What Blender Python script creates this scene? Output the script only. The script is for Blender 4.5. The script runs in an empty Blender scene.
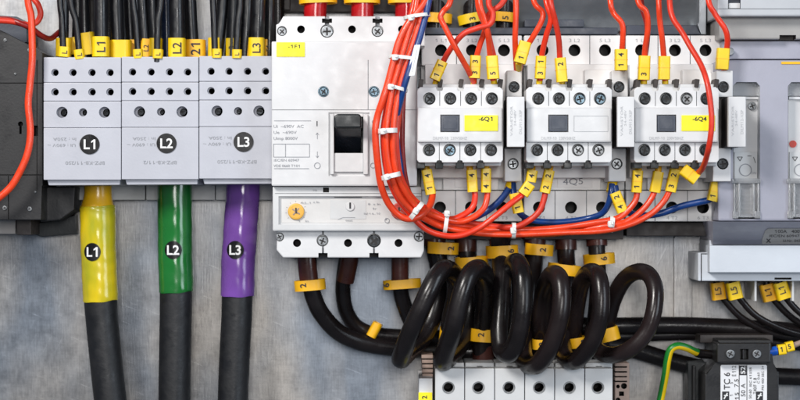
import bpy, bmesh, math, random
from mathutils import Vector, Matrix
random.seed(7)
sc = bpy.context.scene
COL = sc.collection
S = 0.0005            # metres per unit
D = 2000.0            # camera distance in units
R = math.radians

# ------------------------------------------------------------------ helpers
def W(x, y, d, dref=None):
    k = (D - (d if dref is None else dref)) / D
    return Vector(((x-400)*k*S, -d*S, (200-y)*k*S))
def K(d): return (D-d)/D*S

MATS = {}
def mat(name, col, rough=0.4, metal=0.0, var=0.06, bump=0.15, bscale=900, spec=0.5, coat=0.0, trans=0.0,
        col2=None, vscale=60, sss=0.0, alpha=1.0, rvar=0.12, stretch=None):
    m = bpy.data.materials.new(name); m.use_nodes = True
    nt = m.node_tree; N = nt.nodes; L = nt.links
    p = N['Principled BSDF']
    tc = N.new('ShaderNodeTexCoord')
    mp = N.new('ShaderNodeMapping'); L.new(tc.outputs['Object'], mp.inputs[0])
    if stretch: mp.inputs['Scale'].default_value = stretch
    n = N.new('ShaderNodeTexNoise'); n.inputs['Scale'].default_value = vscale; n.inputs['Detail'].default_value = 6
    L.new(mp.outputs[0], n.inputs['Vector'])
    mix = N.new('ShaderNodeMix'); mix.data_type = 'RGBA'
    c = tuple(col)+(1,)
    c2 = (tuple(col2)+(1,)) if col2 else tuple(max(0, v*(1-var*2)) for v in col)+(1,)
    mix.inputs[6].default_value = c; mix.inputs[7].default_value = c2
    cr = N.new('ShaderNodeMapRange'); cr.inputs[1].default_value = 0.35; cr.inputs[2].default_value = 0.7
    L.new(n.outputs[0], cr.inputs[0]); L.new(cr.outputs[0], mix.inputs[0]); L.new(mix.outputs[2], p.inputs['Base Color'])
    mr = N.new('ShaderNodeMapRange'); mr.inputs[3].default_value = max(0.02, rough-rvar); mr.inputs[4].default_value = min(1, rough+rvar)
    mr.inputs[1].default_value = 0.3; mr.inputs[2].default_value = 0.7
    n3 = N.new('ShaderNodeTexNoise'); n3.inputs['Scale'].default_value = vscale*3.1; n3.inputs['Detail'].default_value = 5
    L.new(mp.outputs[0], n3.inputs['Vector'])
    L.new(n3.outputs[0], mr.inputs[0]); L.new(mr.outputs[0], p.inputs['Roughness'])
    p.inputs['Metallic'].default_value = metal
    p.inputs['Specular IOR Level'].default_value = spec
    p.inputs['Coat Weight'].default_value = coat
    p.inputs['Coat Roughness'].default_value = 0.12
    p.inputs['Transmission Weight'].default_value = trans
    p.inputs['Alpha'].default_value = alpha
    if sss: 
        p.inputs['Subsurface Weight'].default_value = sss; p.inputs['Subsurface Scale'].default_value = 0.002
    if bump:
        n2 = N.new('ShaderNodeTexNoise'); n2.inputs['Scale'].default_value = bscale; n2.inputs['Detail'].default_value = 3
        L.new(mp.outputs[0], n2.inputs['Vector'])
        b = N.new('ShaderNodeBump'); b.inputs['Strength'].default_value = bump; b.inputs['Distance'].default_value = 0.0003
        L.new(n2.outputs[0], b.inputs['Height']); L.new(b.outputs[0], p.inputs['Normal'])
    MATS[name] = m
    return m

mat('white', (0.66, 0.66, 0.67), 0.42, var=0.03)
mat('offwhite', (0.62, 0.625, 0.63), 0.45, var=0.04)
mat('blockgrey', (0.465, 0.475, 0.53), 0.42, var=0.04)
mat('basewhite', (0.90, 0.89, 0.88), 0.45, var=0.04)
mat('basegrey', (0.66, 0.65, 0.64), 0.45, var=0.06)
mat('groove', (0.30, 0.31, 0.33), 0.6)
mat('devgrey', (0.37, 0.372, 0.445), 0.42, var=0.06)
mat('devlight', (0.50, 0.52, 0.55), 0.4, var=0.05)
mat('devwhite', (0.62, 0.66, 0.72), 0.4, var=0.04)
mat('slate', (0.05, 0.06, 0.085), 0.45)
mat('black', (0.010, 0.014, 0.017), 0.42, var=0.2)
mat('hole', (0.012, 0.010, 0.010), 0.6)
mat('charcoal', (0.009, 0.009, 0.011), 0.45, var=0.15, vscale=35)
mat('brownblack', (0.035, 0.027, 0.025), 0.55)
mat('cable', (0.006, 0.0048, 0.005), 0.30, var=0.25, bump=0.25, bscale=500, coat=0.1, col2=(0.013, 0.010, 0.011), vscale=45, spec=0.3)
mat('cablebrown', (0.008, 0.0055, 0.0058), 0.33, var=0.25, bump=0.25, bscale=400, coat=0.1, col2=(0.022, 0.014, 0.014), vscale=30, spec=0.3)
mat('cabledark', (0.006, 0.0065, 0.009), 0.36, var=0.2, bump=0.3, bscale=400, coat=0.05)
mat('cablematt', (0.010, 0.0105, 0.013), 0.5, var=0.2, bump=0.5, bscale=350)
mat('shrinkbrown', (0.085, 0.022, 0.015), 0.35, var=0.25, bump=0.3, bscale=300, coat=0.2)
mat('shrinkred', (0.50, 0.008, 0.012), 0.22, var=0.2, coat=0.5)
mat('red', (0.86, 0.042, 0.012), 0.36, var=0.10, bump=0.1, coat=0.12, sss=0.05, vscale=90)
mat('redorange', (0.88, 0.062, 0.014), 0.33, var=0.12, bump=0.12, coat=0.15, sss=0.05, vscale=120)
mat('redworn', (0.74, 0.040, 0.015), 0.42, var=0.15, bump=0.15, sss=0.05, vscale=140)
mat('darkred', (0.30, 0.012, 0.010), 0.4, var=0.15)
mat('blue', (0.004, 0.045, 0.22), 0.36, var=0.12, coat=0.1)
mat('ferruleblue', (0.005, 0.10, 0.55), 0.35)
mat('navy', (0.012, 0.025, 0.075), 0.32, var=0.2, coat=0.2)
mat('yellow', (0.93, 0.62, 0.006), 0.4, var=0.07)
mat('orange', (0.97, 0.50, 0.008), 0.42, var=0.08)
mat('labelyellow', (0.95, 0.83, 0.006), 0.45, var=0.02)
mat('sleeveyellow', (0.88, 0.60, 0.008), 0.24, col2=(0.36, 0.37, 0.015), coat=0.4, vscale=62, stretch=(1.3, 1.3, 0.4), bump=0.45, bscale=110)  # olive blotches put dark reflections into the yellow
mat('sleeveorange', (0.92, 0.50, 0.008), 0.3, var=0.15, coat=0.3)
mat('sleevegreen', (0.012, 0.17, 0.028), 0.2, var=0.2, coat=0.5, vscale=40, bump=0.45, bscale=110)
mat('sleevepurple', (0.185, 0.07, 0.36), 0.22, var=0.15, coat=0.4, vscale=40, bump=0.45, bscale=110)
mat('green', (0.01, 0.22, 0.03), 0.35)
mat('screw', (0.30, 0.315, 0.33), 0.42, metal=0.9, var=0.25, vscale=400)
mat('screwblue', (0.17, 0.25, 0.31), 0.42, metal=0.8, var=0.35, vscale=500)
mat('screwdark', (0.05, 0.055, 0.06), 0.4, metal=0.8, var=0.3, vscale=400)
mat('tie', (0.82, 0.82, 0.80), 0.35, var=0.05, sss=0.1)
mat('ink', (0.02, 0.02, 0.025), 0.6, bump=0)
mat('stickerblack', (0.006, 0.006, 0.007), 0.35, spec=0.35)
mat('inkgrey', (0.28, 0.29, 0.32), 0.6, bump=0)
mat('inkfaint', (0.45, 0.46, 0.48), 0.6, bump=0)
mat('inkwhite', (0.85, 0.85, 0.85), 0.5, bump=0)
mat('dialorange', (0.90, 0.48, 0.05), 0.4, var=0.1)
mat('dialred', (0.62, 0.06, 0.04), 0.4)
mat('paper', (0.82, 0.82, 0.84), 0.5, var=0.03)
mat('tan', (0.38, 0.27, 0.22), 0.5, var=0.1)
mat('stone', (0.43, 0.41, 0.40), 0.5, var=0.1)
mat('badge', (0.36, 0.35, 0.34), 0.4, var=0.05)
mat('handle', (0.018, 0.022, 0.032), 0.22, var=0.2, coat=0.6)
mat('clear', (0.93, 0.94, 0.97), 0.12, trans=0.75, var=0.02, bump=0, rvar=0.05)
mat('bracket', (0.40, 0.43, 0.46), 0.4, metal=0.6, var=0.1)

def plate_mat():
    m = bpy.data.materials.new('galvanised'); m.use_nodes = True; MATS['galv'] = m
    nt = m.node_tree; N = nt.nodes; L = nt.links; p = N['Principled BSDF']
    tc = N.new('ShaderNodeTexCoord')
    def noise(scale, det, st=(1, 1, 1), rough=0.55):
        mp = N.new('ShaderNodeMapping'); mp.inputs['Scale'].default_value = st
        L.new(tc.outputs['Object'], mp.inputs[0])
        n = N.new('ShaderNodeTexNoise'); n.inputs['Scale'].default_value = scale; n.inputs['Detail'].default_value = det
        n.inputs['Roughness'].default_value = rough
        L.new(mp.outputs[0], n.inputs['Vector']); return n.outputs[0]
    big = noise(15, 2.5, (1.4, 1, 0.7), 0.5); mid = noise(90, 6, (1, 1, 0.95), 0.72); fine = noise(1500, 4, (1, 1, 0.08)); fineh = noise(1000, 3, (0.12, 1, 1))
    def mr(src, a, b, c, d):
        q = N.new('ShaderNodeMapRange'); q.inputs[1].default_value = a; q.inputs[2].default_value = b
        q.inputs[3].default_value = c; q.inputs[4].default_value = d; L.new(src, q.inputs[0]); return q.outputs[0]
    mixc = N.new('ShaderNodeMix'); mixc.data_type = 'RGBA'
    mixc.inputs[6].default_value = (0.41, 0.385, 0.36, 1); mixc.inputs[7].default_value = (0.225, 0.255, 0.30, 1)  # warm and blue blotches paint reflected surroundings into the zinc colour
    L.new(mr(big, 0.40, 0.62, 0, 1), mixc.inputs[0])
    def scratch(rot, sc):
        mp = N.new('ShaderNodeMapping'); mp.vector_type = 'TEXTURE'; mp.inputs['Rotation'].default_value = (0, R(rot), 0); mp.inputs['Scale'].default_value = (18, 1, 1)
        L.new(tc.outputs['Object'], mp.inputs[0])
        n = N.new('ShaderNodeTexNoise'); n.inputs['Scale'].default_value = sc; n.inputs['Detail'].default_value = 2
        L.new(mp.outputs[0], n.inputs['Vector']); return mr(n.outputs[0], 0.66, 0.72, 0, 1)
    sA = scratch(22, 900); sB = scratch(-63, 800)
    sadd = N.new('ShaderNodeMath'); sadd.operation = 'MAXIMUM'; L.new(sA, sadd.inputs[0]); L.new(sB, sadd.inputs[1])
    mul = N.new('ShaderNodeMix'); mul.data_type = 'RGBA'; mul.blend_type = 'MULTIPLY'; mul.inputs[0].default_value = 1
    L.new(mixc.outputs[2], mul.inputs[6])
    s1 = mr(mid, 0.3, 0.7, 0.74, 1.16)
    s2 = mr(fine, 0.3, 0.7, 0.86, 1.14)
    s3 = mr(fineh, 0.3, 0.7, 0.96, 1.04)
    a = N.new('ShaderNodeMath'); a.operation = 'MULTIPLY'; L.new(s1, a.inputs[0]); L.new(s2, a.inputs[1])
    b = N.new('ShaderNodeMath'); b.operation = 'MULTIPLY'; L.new(a.outputs[0], b.inputs[0]); L.new(s3, b.inputs[1])
    sm = N.new('ShaderNodeMath'); sm.operation = 'MULTIPLY_ADD'; L.new(sadd.outputs[0], sm.inputs[0]); sm.inputs[1].default_value = 0.16; L.new(b.outputs[0], sm.inputs[2]); b = sm
    L.new(b.outputs[0], mul.inputs[7]); L.new(mul.outputs[2], p.inputs['Base Color'])
    p.inputs['Metallic'].default_value = 0.8
    L.new(mr(mid, 0.3, 0.7, 0.32, 0.44), p.inputs['Roughness'])
    bp = N.new('ShaderNodeBump'); bp.inputs['Strength'].default_value = 0.25; bp.inputs['Distance'].default_value = 0.0003
    L.new(b.outputs[0], bp.inputs['Height']); L.new(bp.outputs[0], p.inputs['Normal'])
plate_mat()

_tc = {}; _gl = {}
def raw_text(s, bold):
    cu = bpy.data.curves.new('t', 'FONT'); cu.body = s; cu.size = 1; cu.offset = bold; cu.resolution_u = 3
    o = bpy.data.objects.new('t', cu); COL.objects.link(o)
    dg = bpy.context.evaluated_depsgraph_get(); dg.update()
    me = o.evaluated_get(dg).to_mesh()
    vs = [(v.co.x, v.co.y) for v in me.vertices]; fs = [tuple(p.vertices) for p in me.polygons]
    o.evaluated_get(dg).to_mesh_clear()
    bpy.data.objects.remove(o); bpy.data.curves.remove(cu)
    return vs, fs
def wid(vs): return max(v[0] for v in vs)-min(v[0] for v in vs)
def glyph(c, bold):
    if (c, bold) not in _gl:
        hh = raw_text('HH', bold)[0]
        adv = wid(raw_text('H'+c+'H', bold)[0])-wid(hh)
        vs, fs = raw_text(c, bold) if c != ' ' else ([], [])
        if c == '1':
            x0 = min(v[0] for v in vs); x1 = max(v[0] for v in vs); y1 = max(v[1] for v in vs)
            if x1-x0 < 0.2:      # the built-in figure one is a plain bar: give it its flag
                n = len(vs); vs = vs+[(x0+0.01, y1), (x0-0.17, y1-0.15), (x0-0.17, y1-0.26), (x0+0.01, y1-0.15)]; fs = fs+[(n, n+1, n+2, n+3)]
                vs = [(v[0]+0.1, v[1]) for v in vs]; adv += 0.14
        _gl[(c, bold)] = (vs, fs, adv)
    return _gl[(c, bold)]
def text_data(s, bold=0.0):
    key = (s, bold)
    if key in _tc: return _tc[key]
    vs = []; fs = []; x = 0
    for c in s:
        gv, gf, adv = glyph(c, bold); n = len(vs)
        vs += [(v[0]+x, v[1]) for v in gv]; fs += [tuple(i+n for i in f) for f in gf]; x += adv
    if not vs: vs = [(0, 0)]
    x0 = min(v[0] for v in vs); x1 = max(v[0] for v in vs); y0 = min(v[1] for v in vs); y1 = max(v[1] for v in vs)
    _tc[key] = ([(v[0]-(x0+x1)/2, v[1]-(y0+y1)/2) for v in vs], fs, x1-x0, y1-y0)
    return _tc[key]

def frame(cx, cy, a):
    ca, sa = math.cos(R(a)), math.sin(R(a))
    return lambda u, v: (cx+u*ca-v*sa, cy-u*sa-v*ca)

def crom(P, n=8):
    """Catmull-Rom through tuples"""
    out = []
    Q = [P[0]] + list(P) + [P[-1]]
    for i in range(1, len(Q)-2):
        p0, p1, p2, p3 = Q[i-1:i+3]
        for j in range(n):
            t = j/n
            out.append(tuple(0.5*((2*b)+(-a+c)*t+(2*a-5*b+4*c-d)*t*t+(-a+3*b-3*c+d)*t**3) for a, b, c, d in zip(p0, p1, p2, p3)))
    out.append(tuple(P[-1]))
    return out

class MB:
    def __init__(s):
        s.v = []; s.f = []; s.m = []; s.mats = []; s.cut = None; s.flat = None; s.maxd = -99; s.fix = None
    def mi(s, m):
        if m not in s.mats: s.mats.append(m)
        return s.mats.index(m)
    def add(s, vs, fs, m):
        o = len(s.v); s.v += vs; k = s.mi(m)
        for f in fs: s.f.append(tuple(i+o for i in f)); s.m.append(k)
    def prism(s, pts, d0, d1, m, bev=1.0, dref=None, seg=2, front_only=False):
        """outline in picture-like coordinates, extruded d0 (back) -> d1 (front), bevelled edges"""
        dr = s.fix if s.fix is not None else d1 if dref is None else dref
        s.maxd = max(s.maxd, d1)
        bm = bmesh.new()
        A = [bm.verts.new((x, y, d1)) for x, y in pts]; B = [bm.verts.new((x, y, d0)) for x, y in pts]
        n = len(pts); bm.faces.new(A); bm.faces.new(B[::-1])
        for i in range(n): bm.faces.new((A[i], B[i], B[(i+1) % n], A[(i+1) % n]))
        if bev > 0:
            es = [e for e in bm.edges if not front_only or all(abs(v.co.z-d1) < 1e-6 for v in e.verts)]
            bmesh.ops.bevel(bm, geom=es, offset=bev, segments=seg, profile=0.6, affect='EDGES', clamp_overlap=True)
        bmesh.ops.recalc_face_normals(bm, faces=bm.faces)
        bm.verts.index_update()
        vs = [W(v.co.x, v.co.y, v.co.z, dr) for v in bm.verts]
        # y is flipped and depth negated -> orientation: fixed later by recalc
        s.add(vs, [tuple(v.index for v in f.verts) for f in bm.faces], m)
        bm.free()
    def box(s, x0, y0, x1, y1, d0, d1, m, bev=1.0, dref=None, seg=2):
        s.prism([(x0, y0), (x1, y0), (x1, y1), (x0, y1)], d0, d1, m, bev, dref, seg)
    def obox(s, cx, cy, w, h, a, d0, d1, m, bev=1.0, dref=None):
        F = frame(cx, cy, a)
        s.prism([F(-w/2, h/2), F(w/2, h/2), F(w/2, -h/2), F(-w/2, -h/2)], d0, d1, m, bev, dref)
    def cyl(s, x, y, r, d0, d1, m, n=24, bev=0.0, dref=None, r0=None):
        dr = s.fix if s.fix is not None else d1 if dref is None else dref
        prof = [(r0 or r, d0)]
        if bev: prof += [(r, d1-bev), (r-bev*0.3, d1-bev*0.3), (r-bev, d1)]
        else: prof += [(r, d1)]
        vs = []; fs = []
        for rr, dd in prof:
            for i in range(n):
                a = 2*math.pi*i/n; vs.append(W(x+rr*math.cos(a), y+rr*math.sin(a), dd, dr))
        for j in range(len(prof)-1):
            for i in range(n):
                a = j*n+i; b = j*n+(i+1) % n; fs.append((a, b, b+n, a+n))
        fs.append(tuple(range(n))[::-1]); fs.append(tuple((len(prof)-1)*n+i for i in range(n)))
        s.add(vs, fs, m)
    def ring(s, x, y, r0, r1, d0, d1, m, n=28):
        vs = []; fs = []
        for rr, dd in ((r0, d0), (r0, d1), (r1, d1), (r1, d0)):
            for i in range(n):
                a = 2*math.pi*i/n; vs.append(W(x+rr*math.cos(a), y+rr*math.sin(a), dd, d1))
        for j in range(4):
            for i in range(n):
                a = j*n+i; b = j*n+(i+1) % n; c = ((j+1) % 4)*n; fs.append((a, b, c+(i+1) % n, c+i))
        s.add(vs, fs, m)
    def screw(s, x, y, r, d, m, a=30, slot='cross', h=3):
        s.cyl(x, y, r, d-h, d, m, n=22, bev=r*0.18)
        w = r*0.28
        for aa in ((a, a+90) if slot == 'cross' else (a,)):
            s.obox(x, y, r*1.35, w, aa, d-0.5, d+0.25+(0.02 if aa == a else 0.05), 'hole', 0)
    def tube(s, pts, r, m, sides=14, n=8, caps=True, rs=None, raw=False, wob=0.0):
        pts = [tuple(p) if len(p) > 3 else (p[0], p[1], p[2], r) for p in pts]
        P = pts if raw else crom(pts, n)
        wp = [W(*p[:3]) for p in P]
        rr = [(p[3] if len(p) > 3 else r)*K(p[2]) for p in P]
        m_ = len(wp)
        T = [(wp[min(i+1, m_-1)]-wp[max(i-1, 0)]).normalized() for i in range(m_)]
        up = Vector((0, 1, 0)) if abs(T[0].y) < 0.9 else Vector((1, 0, 0))
        nn = (up - T[0]*up.dot(T[0])).normalized()
        vs = []; fs = []
        for i in range(m_):
            nn = (nn - T[i]*nn.dot(T[i])).normalized(); bb = T[i].cross(nn)
            for j in range(sides):
                a = 2*math.pi*j/sides
                q = 1+wob*(math.sin(i*0.9+2.1*math.sin(a*2))*0.6+math.sin(i*0.37+a)*0.7) if wob else 1
                if wob and i in (0, m_-1): vs.append(wp[i] + (nn*math.cos(a)+bb*math.sin(a))*rr[i]*0.985*q + T[i]*(rr[i]*0.035*math.sin(a*2+1)+rr[i]*0.02*math.sin(a*5)))
                else: vs.append(wp[i] + (nn*math.cos(a)+bb*math.sin(a))*rr[i]*q)
        for i in range(m_-1):
            for j in range(sides):
                a = i*sides+j; b = i*sides+(j+1) % sides; fs.append((a, b, b+sides, a+sides))
        if caps:
            fs.append(tuple(range(sides))[::-1]); fs.append(tuple((m_-1)*sides+j for j in range(sides)))
        s.add(vs, fs, m)
    def text(s, t, x, y, d, h, m='ink', a=0, w=None, bold=0.0, curve=None):
        """centred at x, y; h = cap height; w = optional total width"""
        vs, fs, tw, th = text_data(t, bold)
        hh = text_data('H', bold)[3]
        sy = h/hh; sx = (w/tw) if w else sy
        F = frame(x, y, a)
        out = []
        for u, v in vs:
            X, Y = F(u*sx, v*sy)
            if curve: out.append(curve(X, Y))
            else: out.append(W(X, Y, d))
        s.fl().add(out, fs, m)
    def fl(s):
        if s.flat is None: s.flat = MB()
        return s.flat
    def line(s, x0, y0, x1, y1, d, w=0.5, m='inkgrey'):
        a = math.degrees(math.atan2(-(y1-y0), x1-x0)); l = math.hypot(x1-x0, y1-y0)
        F = frame((x0+x1)/2, (y0+y1)/2, a)
        s.fl().add([W(*F(u, v), d) for u, v in ((-l/2, -w/2), (l/2, -w/2), (l/2, w/2), (-l/2, w/2))], [(0, 1, 2, 3)], m)
    def collar(s, cx, cy, d, w, h, dep, a, m, th=1.5, rr=None, n=6, skew=0.0):
        """band round a cable; w across, h along, dep in depth; a = tilt"""
        F = frame(cx, cy, a); rr = min(w, dep)*0.42 if rr is None else rr
        def loop(off):
            L = []; hw, hd, q = w/2-off, dep/2-off, max(rr-off, 0.3)
            for (sx, sd, a0) in ((1, 1, 0), (-1, 1, 90), (-1, -1, 180), (1, -1, 270)):
                for i in range(n+1):
                    t = R(a0+90*i/n); L.append((sx*(hw-q)+q*math.cos(t), sd*(hd-q)+q*math.sin(t)))
            return L
        LO, LI = loop(0), loop(th); n_ = len(LO); vs = []; fs = []
        dr = d
        for L, v in ((LO, -h/2), (LO, h/2), (LI, h/2), (LI, -h/2)):
            for u, dd in L:
                X, Y = F(u, v+skew*dd); vs.append(W(X, Y, d+dd, dr))
        for j in range(4):
            for i in range(n_):
                c = ((j+1) % 4)*n_; fs.append((j*n_+i, j*n_+(i+1) % n_, c+(i+1) % n_, c+i))
        s.add(vs, fs, m)
    def carve(s):
        if s.cut is None: s.cut = MB(); s.cut.fix = s.maxd
        return s.cut
    def build(s, name, parent=None, sharp=38, recalc=True):
        me = bpy.data.meshes.new(name)
        me.from_pydata([tuple(v) for v in s.v], [], s.f)
        for m in s.mats: me.materials.append(MATS[m])
        me.polygons.foreach_set('material_index', s.m)
        bm = bmesh.new(); bm.from_mesh(me); bmesh.ops.recalc_face_normals(bm, faces=bm.faces)
        if not any(len(e.link_faces) == 2 for e in bm.edges):
            for f in bm.faces:
                if f.normal.y > 0: f.normal_flip()
        bm.to_mesh(me); bm.free()
        o = bpy.data.objects.new(name, me); COL.objects.link(o)
        carved = s.cut is not None
        if carved:
            c = s.cut; s.cut = None
            co = c.build('cutter')
            md = o.modifiers.new('b', 'BOOLEAN'); md.operation = 'DIFFERENCE'; md.solver = 'EXACT'; md.object = co; md.use_self = True
            md.material_mode = 'TRANSFER'
            dg = bpy.context.evaluated_depsgraph_get(); dg.update()
            m2 = bpy.data.meshes.new_from_object(o.evaluated_get(dg), depsgraph=dg)
            o.modifiers.clear(); o.data = m2; m2.name = name
            cm = co.data; bpy.data.objects.remove(co); bpy.data.meshes.remove(cm); bpy.data.meshes.remove(me); me = m2
        if s.flat is not None:
            fl = s.flat; names = [m.name for m in me.materials]; mp = []
            for q in fl.mats:
                if MATS[q].name not in names: me.materials.append(MATS[q]); names.append(MATS[q].name)
                mp.append(names.index(MATS[q].name))
            bm = bmesh.new(); bm.from_mesh(me)
            V = [bm.verts.new(v) for v in fl.v]
            for f, k in zip(fl.f, fl.m):
                try: nf = bm.faces.new([V[i] for i in f])
                except ValueError: continue
                nf.material_index = mp[k]; nf.normal_update()
                if nf.normal.y > 0: nf.normal_flip()
            bm.to_mesh(me); bm.free()
        me.polygons.foreach_set('use_smooth', [not carved]*len(me.polygons))
        if not carved: me.set_sharp_from_angle(angle=R(sharp))
        me.update()
        if not carved:
            wn = o.modifiers.new('shade', 'WEIGHTED_NORMAL'); wn.keep_sharp = True; wn.weight = 100
        if parent is not None:
            o.parent = parent
            bpy.context.view_layer.update()
            o.matrix_parent_inverse = parent.matrix_world.inverted()
        return o

def thing(name, label, cat, loc=(400, 200, 0), group=None):
    o = bpy.data.objects.new(name, None); COL.objects.link(o); o.location = W(*loc)
    o.empty_display_size = 0.01
    o['label'] = label; o['category'] = cat
    if group: o['group'] = group
    bpy.context.view_layer.update()
    return o
def tag(o, label, cat, group=None):
    o['label'] = label; o['category'] = cat
    if group: o['group'] = group
    return o

# ------------------------------------------------------------------ setting
p = MB(); p.box(-500, -400, 1300, 800, -6, 0, 'galv', 0)
o = p.build('backplate'); o['kind'] = 'structure'

# ------------------------------------------------------------------ black device at the left edge
t = thing('contactor', 'large black contactor cut off by the left edge, with tiny screws and keyhole slot', 'contactor', (0, 235, 0))
b = MB()
b.prism([(-90, 4), (0, 30), (42.6, 52.5), (42.6, 186), (41, 186), (41, 220), (-90, 220)], 4, 84, 'charcoal', 1.5)
c = b.carve()
c.cyl(20.5, 124, 2.6, 70, 90, 'hole'); c.box(19.3, 125, 21.7, 134, 70, 90, 'hole', 0); c.box(33, 125.5, 38, 136, 70, 90, 'hole', 0)
c.box(-95, 82.6, 60, 83.6, 81.5, 90, 'hole', 0); c.box(-95, 174.5, 43, 175.5, 81.5, 90, 'hole', 0); c.box(36.6, 60, 37.4, 190, 82, 90, 'hole', 0)
c.box(8, 176, 9, 222, 82, 90, 'hole', 0)
b.build('housing', t)
for x, y, r in ((5, 40, 1.6), (29, 50, 1.6), (15, 74, 1.0), (4.5, 208, 2.2), (29.5, 209, 2.2), (35, 192, 1.0)):
    s_ = MB(); s_.screw(x, y, r, 85.2, 'screw', 20); s_.build('screw', t)
b = MB(); b.prism([(40, 50), (42.6, 52), (57, 59.5), (57, 70), (40, 70)], 3, 18, 'charcoal', 0.5); b.prism([(-90, -4), (0, 16.5), (17, 16.5), (27, 24), (27, 42), (20, 44), (-90, 10)], 3, 60, 'slate', 1); b.build('top_cover', t)
b = MB(); b.prism([(39, 187), (75, 187), (74, 210), (60, 220), (40, 222)], 3, 50, 'charcoal', 1.5); b.build('side_flange', t)
b = MB(); b.box(16.5, 219, 31, 235, 6, 60, 'brownblack', 1); b.build('mounting_foot', t)
b = MB(); b.box(-30, 219, 15.5, 234, 6, 40, 'stone', 1); b.build('mounting_foot', t)
b = MB(); b.prism([(40, 222), (60, 221), (76, 214), (77, 234), (42, 237), (33, 234)], 2, 14, 'black', 1); b.build('mounting_lug', t)

# ------------------------------------------------------------------ L1 L2 L3 terminal covers
def badge_disc(b, x, y, r, d, txt, m='stickerblack', n=32, bold=0.02):
    b.cyl(x, y, r, d-0.3, d+0.3, m, n=n); b.text(txt, x, y, d+0.5, r*0.98, 'inkwhite', bold=bold)
blocks = [
 ('L1', 43.5, 121, 0, [55, 73, 92, 110], [62, 83, 104.5], 89.5, 61.5, 85, (43.5, 121)),
 ('L2', 121.6, 198.6, -0.5, [132.5, 151, 169.5, 187.5], [139.5, 161, 182], 166.5, 141, 160, (121.6, 199)),
 ('L3', 199.2, 284, -1.2, [211, 229, 247.5, 265.5], [217, 238, 259], 243.5, 217, 237, (199, 276))]
lab = {'L1': 'pale grey terminal cover with black badge L1, above the yellow sleeved cable',
       'L2': 'pale grey terminal cover with black badge L2, above the green sleeved cable',
       'L3': 'pale grey terminal cover with black badge L3, above the purple sleeved cable'}
for nm, x0, x1, dy, hs, big, bx, tx, t2, _ in blocks:
    t = thing('terminal_block', lab[nm], 'terminal block', ((x0+x1)/2, 186, 0), 'phase terminal blocks in a row')
    b = MB()
    for (y0, y1, d1) in ((57, 82.6, 96), (82.6, 101.2, 99), (101.2, 127.8, 102), (127.8, 180, 105)):
        b2 = MB(); b2.box(x0, y0+dy+0.2, x1, y1+dy-0.1, 20, d1, 'blockgrey', 0.9)
        c = b2.carve()
        if y0 < 60:
            for h in hs: c.cyl(h, 72.5+dy, 3.7, 91, 110, 'blockgrey'); c.cyl(h+0.2, 72.7+dy, 3.0, 50, 110, 'hole')
        elif y0 < 90:
            for h in hs: c.cyl(h, 92+dy, 3.8, 94, 110, 'blockgrey'); c.cyl(h+0.3, 92.2+dy, 3.0, 50, 110, 'hole')
        elif y0 < 110:
            for h, r in zip(big, (5.6, 4.1, 5.6)): c.cyl(h, 112.3+dy, r, 90, 112, 'blockgrey', 28); c.cyl(h+r*0.12, 112.3+dy, r*0.74, 40, 112, 'hole')
        else:
            pass
        if y0 > 120:
            c2 = b2; b2.cut = None
            for s1, yy, hh, ww, xx in (('In : 250A', 139.2, 3.0, 23, tx+3), ('Ui : 690V ~', 145.3, 3.0, 28, tx), ('BPZ-KB-11/250' if nm != 'L2' else 'BPZ-KB-11/2', 163, 3.4, 39 if nm != 'L2' else 33, t2)):
                b2.text(s1, xx, yy+dy, 105.3, hh, 'inkgrey', 180, ww)
            b2.build('label_cover', t)
        elif y0 > 100:
            b2.build('screw_cover', t)
            for h, r in zip(big, (5.6, 4.1, 5.6)):
                s_ = MB(); s_.screw(h+r*0.12, 112.3+dy, r*0.66, 84, 'screwdark', h*9, 'line'); s_.build('screw', t)
        else: b2.build('test_strip', t)
    b = MB(); b.prism([(x0+3, 178+dy), (x1-1, 178+dy), (x1-1, 185+dy), (x0+5, 185.5+dy)], 20, 100, 'blockgrey', 1.5); b.build('bottom_lip', t)
    b = MB(); b.box(x0+29 if nm == 'L1' else x0+24.5 if nm == 'L2' else x0+16.5, 184, {'L1': 145, 'L2': 215, 'L3': 284}[nm], 200, 3, 20, 'offwhite', 0.8); b.build('base', t)
    b = MB(); badge_disc(b, bx, 144.3+dy*2, 10, 105.6, nm); b.build('badge', t)

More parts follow.
